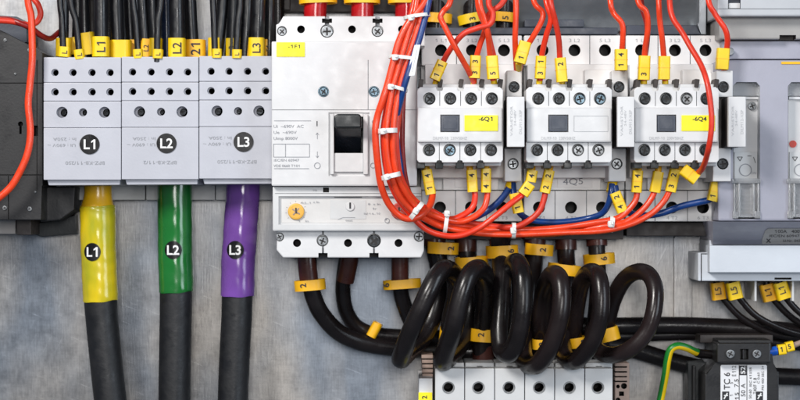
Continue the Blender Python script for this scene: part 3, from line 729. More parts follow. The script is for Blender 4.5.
wire('red wire crossing to the first top terminal of the 6Q1 contactor', [(500, -40, 150), (489, 0, 160), (493, 14, 162), (490, 24, 162), (478, 28, 162), (464, 34, 160), (452, 48, 155), (443, 62, 145), (436, 80, 134)], markers=[(438.5, 70.5, 11, 20, -24, 138, ('1', '1'))], ferrule=[(437, 76, 134), (434, 92, 132), 3.2, 'yellow'], group=GT)
wire('red wire bending left then crossing down to the third top terminal of 6Q1', [(456, -40, 150), (451, 0, 168), (443, 11, 168), (440.5, 18, 168), (445, 28, 168), (456, 48, 165), (467, 68, 152), (474, 82, 136)], group=GT)
wire('red wire with 3 tag into the third top terminal of 6Q1', [(478, -40, 150), (478, 0, 155), (481, 15, 155), (485, 28, 152), (480, 44, 148), (476, 60, 142), (474, 80, 136)], markers=[(475, 67, 11, 22.5, -3, 138, ('3', '3'))], ferrule=[(474, 76, 134), (473.5, 92, 132), 3.2, 'yellow'], group=GT)
wire('red wire with 5 tag into the fourth top terminal of 6Q1', [(480, -40, 150), (480, 0, 162), (484, 18, 162), (488, 35, 158), (490, 55, 145), (493, 80, 136)], markers=[(492.5, 67.5, 12, 23, 4, 138, ('', '5'))], ferrule=[(493.5, 76, 134), (495, 92, 132), 3.2, 'yellow'], group=GT)
wire('red wire curving from upper right behind the 5 tag of 6Q1', [(520, -40, 140), (504, 0, 152), (491, 12, 152), (487, 22, 148), (490, 40, 145), (494, 58, 140), (495, 66, 138)], group=GT)
wire('straight red wire dropping to the coil terminal right of 6Q1', [(513, -40, 140), (515.5, 0, 146), (516, 20, 146), (515.5, 40, 142), (516, 60, 130), (517, 74, 114)], group=GT)
wire('red wire slanting left to the tagged coil terminal right of 6Q1', [(531, -40, 140), (534, 0, 152), (543, 12, 152), (541, 22, 152), (532, 38, 148), (524, 52, 138), (519, 72, 112)], markers=[(522.5, 52.5, 12, 22, -16, 140, ('', '1'))], ferrule=[(519, 62, 134), (518, 74, 110), 3.6, 'yellow'], group=GT)
wire('red wire with 1 and 3 tags into the first top terminal of the middle contactor', [(543, -40, 140), (546, 0, 158), (551, 18, 158), (546, 35, 152), (542, 55, 145), (540, 80, 136)], markers=[(540.5, 67.5, 10.5, 22.5, -3, 138, ('1', '3'))], ferrule=[(539.5, 77, 134), (539, 92, 132), 3.2, 'yellow'], group=GT)
wire('red wire with 2 tag into the second top terminal of the middle contactor', [(549, -40, 140), (551, 0, 164), (555, 20, 160), (558.5, 40, 152), (560, 60, 145), (562, 80, 136)], markers=[(561, 70, 11, 24, 5, 138, ('2', ''))], ferrule=[(562, 78, 134), (563, 92, 132), 3.2, 'yellow'], group=GT)
wire('red wire with yellow tag into the coil terminal right of the middle contactor', [(610, -40, 130), (610, 0, 146), (613, 13, 146), (622, 24, 146), (623, 40, 142), (621, 60, 132), (620, 74, 112)], markers=[(621, 60, 12.5, 21, 0, 134, ('4', '1'))], group=GT)
wire('red wire with L tag into the first top terminal of 6Q4', [(634, -40, 140), (638, 0, 158), (646, 12, 158), (648, 28, 154), (645, 50, 146), (643.5, 80, 136)], markers=[(644, 68, 11.5, 24, -2, 138, ('', '3'))], ferrule=[(643.5, 76, 134), (644, 92, 132), 3.4, 'yellow'], group=GT)
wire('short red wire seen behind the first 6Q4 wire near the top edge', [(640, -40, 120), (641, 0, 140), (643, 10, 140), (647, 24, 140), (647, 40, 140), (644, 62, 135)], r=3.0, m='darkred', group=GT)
wire('red wire with blank yellow tag into the second top terminal of 6Q4', [(658, -40, 140), (658.5, 0, 156), (660, 20, 154), (662.5, 40, 150), (664, 60, 144), (665, 80, 136)], markers=[(664, 68, 11.5, 23, -1, 138, ('', ''))], ferrule=[(665, 76, 134), (665.5, 92, 132), 3.2, 'yellow'], group=GT)
wire('long red wire sweeping in front of the 6Q4 contactor to its underside', [(670, -40, 150), (670, 0, 165), (673, 18, 170), (682, 32, 174), (691, 48, 180), (701, 65, 190), (707, 82, 200), (710.5, 105, 204), (711.5, 125, 204), (709, 148, 198), (703, 166, 172), (697, 174, 150), (691, 179, 128)], markers=[(689.5, 174.5, 12, 17, 52, 124, ('', ''))], ferrule=[(686, 176, 122), (678, 166, 118), (672, 160, 116), 3.4, 'orange'], group=GT)
wire('red wire at far right dropping to the tagged coil terminal beside the grey switch', [(704, -40, 130), (708.5, 0, 146), (715, 14, 146), (725, 28, 146), (727.5, 40, 142), (726, 55, 132), (723, 74, 112)], markers=[(722.5, 59, 12.5, 21, -4, 134, ('', ''))], group=GT)

# big red bundle
CP = [(427, -60, 168), (425, -30, 168), (421, 0, 170), (417.5, 17, 172), (411, 38, 172), (405, 58, 172), (398, 80, 172), (396, 90, 172), (392.5, 110, 172), (390, 131, 172), (390.5, 152, 170), (394, 174, 166), (402, 193, 158), (414, 208, 146), (430, 217.5, 128), (446, 223, 118), (480, 228.5, 110), (514, 230, 110), (560, 228, 110), (600, 223, 110), (622, 218, 110), (640, 213, 110)]
def lane(off0, dd, i1):
    out = []
    for i in range(i1):
        off = off0*(1.35 if CP[i][0] > 440 and CP[i][1] > 200 else 1)
        a = CP[max(i-1, 0)]; b_ = CP[min(i+1, len(CP)-1)]
        dx, dy = b_[0]-a[0], b_[1]-a[1]; l = math.hypot(dx, dy)
        out.append((CP[i][0]+off*dy/l, CP[i][1]-off*dx/l, CP[i][2]+dd))
    return out
GB = 'wires of the tied bundle'
mk = lambda cx, cy, a, tx, w=10.5, h=20, m='yellow': (cx, cy, w, h, a, 118, tx, 'yellow')
wire('red wire looping lowest on the breaker front up to the first bottom terminal of 6Q1', [(445, -60, 170), (441, -30, 172), (426, 0, 178), (408, 24, 180), (399, 42, 180), (393, 62, 180), (387.5, 84, 180), (383, 100, 180), (376.5, 118, 178), (375.5, 135, 178), (377, 160, 174), (381, 185, 166), (388, 203, 158), (398, 215, 152), (409, 218.5, 150), (421, 215, 146), (430, 205, 136), (432.5, 192, 122), (430, 185, 118)],
     3.5, 'red', [mk(428.6, 182, 10, ('4', '1'), 10.5, 25)], [(426.5, 172, 118), (425.5, 160, 117), 3.6, 'orange'], GB)
wire('red bundle wire ending at the third bottom terminal of 6Q1', lane(6, 0, 15)+[(450, 219, 124), (463, 215, 120), (472, 207, 118), (475, 196, 118), (473, 186, 118)], 3.05, 'red', [mk(472, 181, 4, ('4', ''), 10.5, 22)], [(470, 171, 118), (469, 160, 117), 3.4, 'orange'], GB)
wire('red bundle wire ending at the double 4 tag under the 6Q1 contactor', lane(3, 6, 15)+[(456, 222, 124), (472, 217.5, 122), (483, 209, 120), (487, 198, 118), (487, 186, 118)], 3.05, 'red', [mk(486, 180.5, 0, ('4', '4'), 10, 24)], [(486, 169, 118), (486, 160, 117), 3.4, 'orange'], GB)
wire('red bundle wire dipping below the others then rising diagonally to the middle contactor', lane(-6.5, 0, 14)+[(426, 229, 138), (444, 235.5, 132), (462, 235, 130), (480, 227, 128), (497, 215, 128), (512, 203, 126), (522, 195, 122), (528, 188, 118)], 3.05, 'red', [(526.5, 189, 11.5, 13, -35, 122, ('1',), 'yellow', False), (531.5, 176, 10.5, 12, -10, 118, ('4',), 'yellow', False)], [(532, 170, 118), (533, 160, 117), 3.4, 'orange'], GB)
wire('red bundle wire rising to the double 2 tag under the middle contactor', lane(3, -6, 17)+[(512, 227, 118), (528, 221, 118), (539, 211, 118), (544, 199, 118), (546, 188, 118)], 3.05, 'red', [mk(547, 181.5, -12, ('2', '2'), 10.5, 23)], [(549.5, 171, 118), (551, 160, 117), 3.4, 'orange'], GB)
wire('red bundle wire rising to the first bottom terminal of 6Q4', lane(0, 1, 19)+[(600, 222, 118), (618, 218, 118), (630, 209, 118), (636, 199, 118), (637, 188, 118)], 3.05, 'red', [mk(637, 181.5, -4, ('4', '1'), 10, 22)], [(638.5, 171, 118), (639, 160, 117), 3.4, 'orange'], GB)
wire('red bundle wire rising to the blank yellow tag under 6Q4', lane(-3.5, -6, 19)+[(603, 226.5, 118), (626, 221, 118), (642, 210, 118), (651, 199, 118), (655, 190, 118)], 3.05, 'red', [(656.5, 182, 10.5, 21, -10, 118, ('',), 'yellow', False)], [(658, 172, 118), (659, 160, 117), 3.4, 'orange'], GB)
wire('red bundle wire rising to the tag marked 2 3 under 6Q4', lane(-3.5, 7, 19)+[(604, 231, 120), (632, 224, 120), (652, 213, 120), (664, 201, 120), (670, 190, 118)], 3.05, 'red', [mk(672.5, 180.5, -12, ('2', '3'), 10.5, 23)], [(675, 170, 118), (676, 160, 117), 3.4, 'orange'], GB)
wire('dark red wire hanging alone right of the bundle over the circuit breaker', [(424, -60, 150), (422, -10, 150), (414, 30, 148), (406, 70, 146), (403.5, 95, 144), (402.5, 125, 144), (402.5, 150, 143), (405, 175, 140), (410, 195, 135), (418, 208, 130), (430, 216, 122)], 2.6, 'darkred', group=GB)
wire('dark red wire inside the bundle above the yellow name tag level', [(412, -60, 150), (415, -20, 155), (418, 10, 158), (412, 35, 158), (404, 60, 158), (400, 90, 158), (398, 120, 158), (394, 150, 156), (398, 180, 150), (410, 200, 140)], 3.0, 'red', group=GB)
GBL = 'blue wires'
wire('blue wire running down the red bundle to the coil terminal right of 6Q1', [(436, -60, 170), (433, -30, 170), (429, 0, 178), (425, 18, 179), (419, 40, 180), (412.5, 60, 181), (406, 80, 181), (401, 98, 178), (397, 115, 172), (396, 130, 160), (397, 145, 150), (400, 165, 148), (405, 193, 148), (425, 210, 132), (446, 221, 108), (466, 220, 106), (482, 214, 106), (494, 206, 108), (503, 197, 110), (509, 188, 112)], 3.3, 'blue', ferrule=[(509, 190, 108), (512, 180, 104), 5.0, 'yellow'], group=GBL)
wire('blue wire lying low behind the reds between two coil terminals', [(513, 183, 108), (514, 195, 112), (517, 208, 114), (523, 216, 106), (535, 221, 100), (560, 222, 98), (585, 219, 98), (601, 214, 104), (608, 205, 110), (611, 193, 112), (612, 184, 110)], 3.1, 'blue', [(516.5, 203, 11, 20, 12, 118, ('2', '1'))], ferrule=[(611, 192, 108), (613, 180, 104), 5.0, 'yellow'], group=GBL)
wire('blue wire running right to the lower coil terminal beside the grey switch', [(615, 186, 110), (617, 195, 112), (622, 206, 114), (630, 213, 106), (645, 215.5, 98), (662, 213, 98), (682, 206, 102), (700, 202, 106), (710, 199, 108), (714, 190, 110), (716, 180, 104)], 3.3, 'blue', [(618.5, 202, 11, 21, 22, 118, ('2', '4')), (714, 191.5, 10.5, 19.5, -14, 114, ('', '1'))], group=GBL)

# zip ties
def zip_tie(x, y, d, w, a, label, dep=22, h=4.4, head=1, hx=None):
    b = MB(); b.collar(x, y, d, w, h*0.78, dep, a, 'tie', 1.1)
    F = frame(x, y, a); X, Y = F((hx if hx is not None else -w*0.22)*head, 0)
    b.obox(X, Y, 6.8, 6.4, a+7, d+dep/2-2.5, d+dep/2+3.2, 'tie', 2.2)
    b.obox(X+1.5, Y-1, 3.4, 2.2, a+20, d+dep/2+2, d+dep/2+6, 'tie', 0.8)
    tag(b.build('zip_tie'), label, 'zip tie', 'white zip ties round the wire bundle')
zip_tie(417, 16.5, 172, 27, 8, 'white zip tie nearest the top edge round the wire bundle', 26)
zip_tie(403, 58, 172, 29, -6, 'white zip tie beside the small white paper tag', 26, hx=-8)
zip_tie(396, 88, 172, 24, -14, 'white zip tie level with the two upper breaker screws', 26)
zip_tie(387.5, 131, 172, 20, 3, 'thick white zip tie level with the black toggle', 26, 6)
zip_tie(391, 176, 166, 20, 14, 'white zip tie just above the trip unit seam', 26, 6)
zip_tie(416, 211, 144, 22, 52, 'white zip tie beside the red dial', 26, 6, hx=0)
zip_tie(446, 222.5, 120, 24, 82, 'white zip tie below the first bottom hole of the left base', 24, 5, hx=9)
zip_tie(513.5, 230.5, 112, 16, 88, 'white zip tie between the large 6 and 2 cable tags', 22, 5, hx=0)
zip_tie(611, 224, 112, 17, 84, 'white zip tie below the coil terminal of the middle contactor', 22, 6, hx=0)
b = MB(); b.prism([(414.5, 45), (420.5, 44.5), (414.5, 75.5), (408.5, 76), (410, 62)], 183, 184, 'paper', 0.3); b.line(417, 50, 412, 72, 184.2, 0.4, 'inkfaint')
tag(b.build('paper_tag'), 'narrow white paper tag stuck on the blue wire', 'tag')

# left edge red wires
GL = 'red wires at the left edge'
wire('red wire hanging down the left side in front of the black contactor', [(24, -50, 110), (27.5, 0, 112), (31, 15, 112), (32.5, 35, 112), (32, 60, 112), (29.5, 85, 112), (28.7, 105, 112), (30.3, 130, 112), (28, 152, 112), (20, 173, 112), (8, 190, 112), (-14, 206, 112), (-50, 222, 112)], 3.6, 'red', group=GL)
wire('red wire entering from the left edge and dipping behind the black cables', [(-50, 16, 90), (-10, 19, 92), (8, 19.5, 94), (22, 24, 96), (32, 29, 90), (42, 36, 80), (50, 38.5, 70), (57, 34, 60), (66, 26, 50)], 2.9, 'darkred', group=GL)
wire('red wire loop hooking back behind the hanging red wire at top left', [(24, -50, 80), (32, -8, 85), (38, 5, 88), (40.5, 14, 88), (38, 21, 90), (32, 25, 92), (24, 24, 94), (10, 21, 96), (-20, 20, 98), (-50, 21, 98)], 3.0, 'red', group=GL)

# ------------------------------------------------------------------ cables between left base top and above
for x, cx, cy, w, a, s1, l in ((436, 438.5, 18.5, 27, -4, '1', 'black cable with orange 1 tag entering the left base top beside the bundle'), (471, 470.5, 19, 25, 12, '3', 'black cable with yellow 3 tag entering the left base top'),
                             (504, 503.5, 17.5, 24, -4, '5', 'black cable with orange 5 tag entering the left base top')):
    t = thing('power_cable', l, 'cable', (x, 34, 40), 'tagged black cables above the left switch base')
    b = MB(); b.tube([(x+3, -60, 34), (x+1, 0, 34), (x, 33, 34)], 8.5, 'cable', 26, 6); b.build('insulation', t)
    b = MB(); b.collar(cx, cy, 36, w, 9.5, 24, a, 'yellow' if s1 == '3' else 'orange', 1.4); F = frame(cx, cy, a); X, Y = F(2, 0); b.text(s1, X, Y, 48.3, 6, 'ink', a+90, bold=0.02); b.build('marker_sleeve', t)

# ------------------------------------------------------------------ looping black cables
def loopcable(label, pts, r, sleeves, collars, group, m='cable'):
    t = thing('power_cable', label, 'cable', (pts[0][0], pts[0][1], 0), group)
    b = MB(); b.tube(pts, r, m, 28, 9); b.build('insulation', t)
    for sp, sr in sleeves:
        b = MB(); b.tube(sp, sr, 'shrinkbrown', 28, 6); b.build('sleeve', t)
    for (cx, cy, d, w, h, dep, a, s1, tx, mm) in collars:
        b = MB(); b.collar(cx, cy, d, w, h, dep, a, mm, 1.5)
        if s1:
            F = frame(cx, cy, a); X, Y = F(tx, 0); b.text(s1, X, Y, d+dep/2+0.35, 6.2, 'ink', a+90, bold=0.02)
        b.build('marker_sleeve', t)
GM = 'black cables leaving the bottom of the white circuit breaker'
loopcable('black cable with orange 2 tag, leftmost under the white circuit breaker', [(308, 250, 62), (309, 275, 60), (313, 295, 56), (321, 313, 50), (337, 331, 42), (357, 341, 34), (380, 346, 28), (410, 349, 24), (450, 351, 20), (500, 352, 20)], 8.6, [([(307, 252, 62, 9), (307, 262, 62), (309, 281, 60)], 9.4)], [(310, 285, 60, 31, 10.5, 26, 5, '2', -7, 'orange')], GM)
loopcable('black cable with slanted yellow tag, middle one under the white circuit breaker', [(348, 250, 50), (344, 275, 46), (343, 292, 40), (346, 310, 34), (355, 325, 26), (370, 333, 20), (390, 336, 17), (420, 337, 15), (460, 338, 15), (500, 338, 15)], 7.6, [([(350, 252, 52, 9), (349, 262, 51), (345, 281, 46)], 9.0)], [(374.5, 329.5, 26, 10, 15, 22, -28, '', 0, 'orange')], GM)
loopcable('black cable with orange tag beside the first big loop, under the circuit breaker', [(400, 250, 50), (400, 275, 48), (401, 293, 44), (406, 310, 36), (414, 326, 26), (428, 336, 18), (450, 340, 34), (470, 342, 30)], 7.8, [([(400, 252, 52), (400, 281, 50)], 8.6)], [(402, 284, 50, 38, 9, 22, 4, '6', -16, 'orange')], GM)
GC = 'big black cable loops under the switch bases'
OR = 'orange'
# each: down from the base behind, round the bottom, up the front, over the top, down behind to the lower terminals
loopcable('first big black cable loop from the left, hanging lowest left',
   [(434, 232, 40), (436, 250, 42), (440, 275, 40), (436, 305, 38), (424, 335, 48), (408, 352, 74), (401, 359, 104), (404, 349, 124), (411, 331, 136), (419, 313, 140), (429, 291, 140), (438, 275, 134), (446, 269, 122), (455, 277, 98), (456, 295, 76), (451, 320, 56), (450, 340, 44), (452, 372, 36)],
   9.7, [([(434, 228, 40), (435, 246, 42)], 11), ([(451, 348, 40), (452, 374, 36)], 10.6)], [(443, 248, 58, 31, 11.5, 34, -3, '2', 8, 'orange'), (447, 334, 44, 15, 14, 24, -5, '', 0, OR)], GC, 'cable')
loopcable('second big black cable loop from the left',
   [(466, 232, 40), (467, 255, 42), (470, 285, 38), (468, 315, 38), (460, 343, 52), (449, 357, 82), (443, 361, 108), (446, 349, 124), (453, 329, 138), (459, 304, 142), (466, 282, 140), (473, 271, 132), (481, 270, 118), (486, 284, 90), (485, 305, 68), (483, 330, 50), (482.5, 350, 42), (483, 374, 36)],
   9.8, [([(465, 228, 40), (466, 252, 42)], 11), ([(483.5, 344, 42), (483, 374, 36)], 11)], [(471.5, 262, 60, 33, 10.5, 34, 4, '1', 8, 'orange'), (483, 335, 46, 25, 12.5, 30, -4, '2', -2, OR)], GC, 'cable')
loopcable('third big black cable loop, beside its straight leg under the 6 tag',
   [(500, 228, 44), (501, 250, 62), (502, 275, 84), (501.5, 305, 98), (500, 330, 106), (502, 349, 114), (509, 353, 124), (516, 343, 130), (521, 322, 134), (523, 298, 134), (522, 275, 128), (517, 263, 112), (512, 268, 86), (512, 290, 64), (513, 330, 46), (512, 374, 36)],
   9.8, [([(500, 228, 42), (500, 246, 48)], 10.6)], [(502, 251.5, 62, 32, 12, 36, 3, '6', 9, 'orange')], GC, 'cable')
loopcable('fourth big black cable loop, bottom tip over the middle lower terminals',
   [(535, 228, 40), (534, 255, 42), (531, 285, 38), (526, 320, 42), (522, 345, 62), (526, 362, 92), (536, 365, 118), (546, 354, 130), (554, 338, 136), (560, 316, 140), (562, 294, 138), (559, 278, 130), (552, 275, 108), (545, 289, 82), (542, 312, 64), (541, 340, 46), (541, 374, 36)],
   9.5, [([(535, 228, 40), (535, 246, 42)], 11), ], [(539, 249.5, 60, 28, 11, 34, -5, '2', 4, 'orange'), (539, 344, 52, 15, 10, 26, -2, '2', 3, OR)], GC, 'cablebrown')
loopcable('fifth big black cable loop, beside the open loop',
   [(566, 228, 40), (566, 255, 42), (568, 285, 36), (566, 320, 42), (562, 345, 62), (566, 358, 92), (575, 361, 118), (586, 351, 130), (594, 338, 136), (600, 316, 140), (601, 292, 138), (598, 276, 130), (590, 272, 110), (582, 282, 86), (577, 302, 66), (573, 335, 48), (571, 374, 36)],
   8.9, [([(566, 228, 40), (566, 250, 42)], 10.8)], [(564, 269.5, 60, 33, 10.5, 34, -7, '1', -10, 'orange'), (578, 342, 52, 20, 10, 26, 10, '2', 6, OR)], GC, 'cablebrown')
loopcable('sixth big black cable loop, wide open one at the right',
   [(596, 228, 40), (597, 255, 44), (598, 285, 40), (596, 315, 44), (593, 338, 62), (600, 352, 92), (616, 355, 114), (633, 347, 126), (647, 331, 130), (654, 310, 130), (655, 288, 124), (648, 274, 112), (636, 272, 94), (624, 280, 74), (614, 298, 56), (607, 322, 44), (601, 345, 38), (600, 374, 34)],
   8.4, [([(596, 228, 40), (597, 246, 42)], 10.6)], [(599, 259, 60, 31, 10.5, 34, 5, '6', 5, 'orange'), (608, 334, 44, 22, 13, 26, 15, '', 0, OR)], GC, 'cablebrown')

# horizontal cables at the right
loopcable('upper horizontal black cable crossing behind the loops to the right edge', [(560, 326, 16), (620, 326, 16), (680, 325.5, 18), (740, 328, 20), (790, 331, 22), (860, 338, 22)], 8.8, [], [], 'horizontal black cables at the right', 'cable')
loopcable('second horizontal black cable tucked under the upper one', [(560, 338, 13), (640, 336, 13), (700, 335, 13), (760, 341, 13), (860, 352, 13)], 5.5, [], [], 'horizontal black cables at the right')
loopcable('lower black cable slanting down behind the earth wire', [(560, 340, 16), (600, 343, 16), (635, 350, 16), (665, 359, 16), (705, 369, 16), (740, 374, 16), (800, 377, 16), (860, 378, 16)], 8.6, [], [], 'horizontal black cables at the right')

# ------------------------------------------------------------------ lower terminal row
xs = [434.8, 464.7, 494.7, 524.7, 554.7, 584.7, 613]
hx = [448.5, 478.5, 509, 539.3, 569.5, 598]
ll = ['leftmost white lower terminal module, beside the yellow numbered tag', 'second white lower terminal module, under the orange 2 tag', 'third white lower terminal module from the left', 'fourth white lower terminal module, under a loop tip', 'fifth white lower terminal module from the left', 'rightmost white lower terminal module, beside the tan comb']
for i in range(6):
    t = thing('terminal_module', ll[i], 'terminal module', (hx[i], 420, 0), 'white lower terminal modules')
    b = MB(); b.box(xs[i]+0.35, 368.3, xs[i+1]-0.35, 470, 4, 100, 'offwhite', 1.0)
    c = b.carve(); c.cyl(hx[i], 387.8, 6.3, 94, 110, 'offwhite', 28); c.cyl(hx[i], 387.8, 4.9, 60, 112, 'hole', 28)
    b.build('housing', t)
    b = MB(); b.ring(hx[i], 387.8, 5.0, 6.0, 92, 97.5, 'screw'); b.build('clamp_ring', t)
    b = MB(); b.box(xs[i]+0.6, 362.8, xs[i+1]-0.6, 369, 4, 82, 'offwhite', 0.9)
    c = b.carve(); c.box((xs[i]+xs[i+1])/2-3, 366, (xs[i]+xs[i+1])/2+3, 370, 70, 90, 'hole', 0)
    b.build('ledge', t)
t = thing('end_bracket', 'narrow end piece with yellow numbered tag left of the lower terminal modules', 'end bracket', (427, 420, 0))
b = MB()
for k in range(5): b.box(421.5+k*0.2, 355+k*4.7, 433, 358.5+k*4.7, 4, 74-k*2, 'tan', 0.6)
b.box(422.5, 356, 432, 379, 4, 62, 'tan', 0.5); b.build('comb', t)
b = MB(); b.box(418.8, 378.3, 432.6, 470, 4, 92, 'white', 1); b.build('housing', t)
b = MB(); b.box(418.5, 392.5, 432.2, 440, 90, 93.4, 'labelyellow', 0.4); b.text('2', 424.5, 397.3, 93.7, 5, 'ink', 90, bold=0.02); b.text('7', 424.5, 404.5, 93.7, 5, 'ink', 90, bold=0.02); b.build('name_tag', t)
t = thing('end_bracket', 'tan comb-like end piece right of the lower terminal modules', 'end bracket', (621, 420, 0))
b = MB(); b.box(615, 363, 629.5, 470, 4, 70, 'tan', 0.8)
c = b.carve()
for k in range(4): c.box(612, 366.3+k*4.8, 627, 367.8+k*4.8, 55, 80, 'hole', 0)
c.cyl(618, 386.5, 1.9, 50, 80, 'hole'); c.cyl(624, 386, 3, 50, 80, 'hole'); c.box(619, 391.5, 624, 396, 50, 80, 'hole', 0); c.cyl(618, 400, 2.5, 50, 80, 'hole')
b.build('comb', t)

# ------------------------------------------------------------------ grey switch disconnector at the right
t = thing('fuse_switch', 'large blue grey fuse switch with clear windows at the right edge', 'fuse switch', (800, 245, 0))
b = MB(); b.box(718, 60, 1010, 221, 5, 118, 'devgrey', 2.2)
c = b.carve()
for wx in (746.5, 801.5):
    c.prism([(wx-13.5, 86), (wx-10, 82), (wx+10, 82), (wx+13.5, 86), (wx+13.5, 219), (wx-13.5, 219)], 90, 130, 'devlight', 0)
b.build('housing', t)
for wx in (746.5, 801.5):
    b = MB(); b.box(wx-13.3, 98, wx+13.3, 181, 70, 104, 'white', 0.8)
    b.box(wx-12.5, 96.5, wx+12, 99.5, 100, 108, 'white', 0.6)
    b.screw(wx+6, 106, 4.2, 107, 'screw', 20)
    b.box(wx-12, 152, wx+11, 181, 100, 107, 'offwhite', 0.6)
    for q in ((wx-9, 157, wx-4, 157), (wx-9, 157, wx-6.5, 161), (wx-4, 157, wx-6.5, 161), (wx+1, 156, wx+5, 156), (wx+7, 157, wx+9, 163)): b.line(*q, 107.4, 0.6, 'ink')
    b.ring(wx-1, 170, 5.5, 6.3, 107, 107.5, 'inkgrey'); b.line(wx-4.5, 173, wx+3, 166, 95.5, 0.6, 'ink'); b.text('ON', wx+7, 173, 107.4, 2.4, 'inkgrey')
    if wx > 790: b.cyl(wx-8.5, 144, 3.6, 104, 105.5, 'dialred', 20)
    b.build('fuse_carrier', t)
    b = MB(); b.box(wx-9, 182, wx+9, 216, 90, 98, 'white', 0.6)
    for k in range(6): b.box(wx-5, 185+k*4.6, wx+5, 187.6+k*4.6, 98, 102, 'offwhite', 0.6)
    b.build('fuse', t)
    b = MB()
    b.box(wx-14.5, 178.5, wx+14.5, 183.5, 104, 122, 'clear', 1.2)
    for xx in (wx-12, wx-7.2, wx+7.2, wx+12): b.box(xx-0.9, 182.5, xx+0.9, 217, 104, 120.5, 'clear', 0.5)
    b.box(wx-13.4, 182.8, wx+13.4, 217, 112, 113.5, 'clear', 0.3)
    b.box(wx-14, 211, wx-8, 218.5, 106, 121, 'clear', 1); b.box(wx+8, 211, wx+14, 218.5, 104, 121, 'clear', 1); b.box(wx-8, 214, wx+8, 217.5, 104, 119, 'clear', 0.8)
    b.build('clear_window', t)
    b = MB(); b.box(wx-13.2, 83, wx+13.2, 96, 108, 109.6, 'clear', 0.4); b.build('upper_pane', t)
b = MB(); b.box(722, 41, 1010, 59, 5, 92, 'devgrey', 1.0); b.build('recess_panel', t)
b = MB(); b.box(781.5, 61.6, 1010, 64.2, 116, 119, 'orange', 0.4); b.build('stripe', t)
b = MB()
pts = [(712, 220), (1010, 220), (1010, 243), (712, 243)]
vs = [W(713, 221.5, 117), W(1012, 221.5, 117), W(1012, 244.5, 78), W(713, 244.5, 78), W(713, 221.5, 6, 117), W(1012, 221.5, 6, 117), W(1012, 244.5, 6, 78), W(713, 244.5, 6, 78)]
b.add(vs, [(0, 1, 2, 3), (4, 7, 6, 5), (0, 4, 5, 1), (2, 6, 7, 3), (1, 5, 6, 2), (0, 3, 7, 4)], 'devgrey'); b.build('sloping_skirt', t)
b = MB()
def sk(x, y): # on the slope
    f = (y-221.5)/23.0; return 117-39*f
def slopeface(b, x, y, off): return W(x, y, sk(x, y)+off)
vs = [slopeface(b, x, y, 0.8) for x, y in ((768, 228.5), (850, 228.5), (850, 244), (762, 244), (762, 240), (765, 231))]
b.add(vs, [(0, 1, 2, 3, 4, 5)], 'badge')
for s1, x, y, h, w in (('100A   400V', 789, 231.5, 3, 28), ('IEC/EN 60947-3', 786.5, 236, 2.4, 34), ('Id.Nr. 0473921', 796, 240.8, 2.4, 26)):
    b.text(s1, x, y, 0, h, 'ink', 0, w, curve=lambda X, Y: slopeface(b, X, Y, 1.2))
b.text('X', 768.5, 240.8, 0, 4, 'ink', 0, 5, 0.03, curve=lambda X, Y: slopeface(b, X, Y, 1.2))
b.build('rating_plate', t)
b = MB(); b.box(698, 252.5, 1010, 281, 5, 70, 'devwhite', 1.2); b.box(709.5, 240, 1010, 254, 5, 69, 'devwhite', 1.0)
c = b.carve(); c.box(700.8, 254, 701.8, 283, 64, 80, 'hole', 0); c.box(700.8, 253.4, 709, 254.4, 64, 80, 'hole', 0);
c.box(774.5, 277.6, 791.5, 279.6, 60, 80, 'hole', 0)
b.build('lower_housing', t)
b = MB(); b.box(709.5, 245.5, 1010, 272.5, 60, 84, 'devwhite', 1.0); b.build('lower_cover', t)
b = MB(); b.box(754.5, 280, 756.6, 301, 5, 60, 'offwhite', 0.4); b.box(792, 280, 794, 301, 5, 60, 'offwhite', 0.4); b.build('divider', t)
s_ = MB(); s_.cyl(730.5, 51.5, 4, 90, 100, 'screw', 20, 1); s_.build('screw', t)

t = thing('distribution_box', 'light grey ribbed device at the top right corner above the fuse switch', 'switch housing', (800, 38, 0))
b = MB(); b.box(717.5, -90, 1010, 16, 5, 120, 'devlight', 1.6); c = b.carve(); c.box(728, -4, 740.6, 8.5, 112, 130, 'slate', 0); c.box(716, 8.6, 1020, 9.2, 118.8, 130, 'groove', 0); b.build('upper_housing', t)
b = MB(); b.box(728.6, 3, 740, 8.2, 112, 117, 'white', 0.5); b.build('latch', t)
b = MB(); b.box(719, 17.6, 1010, 39, 5, 104, 'badge', 1.6); c = b.carve(); c.box(779.5, 35, 796, 42, 90, 110, 'brownblack', 0); b.build('lower_housing', t)
b = MB(); b.box(717.5, 15.2, 1010, 18.4, 5, 100, 'slate', 0.5); b.build('seam_strip', t)

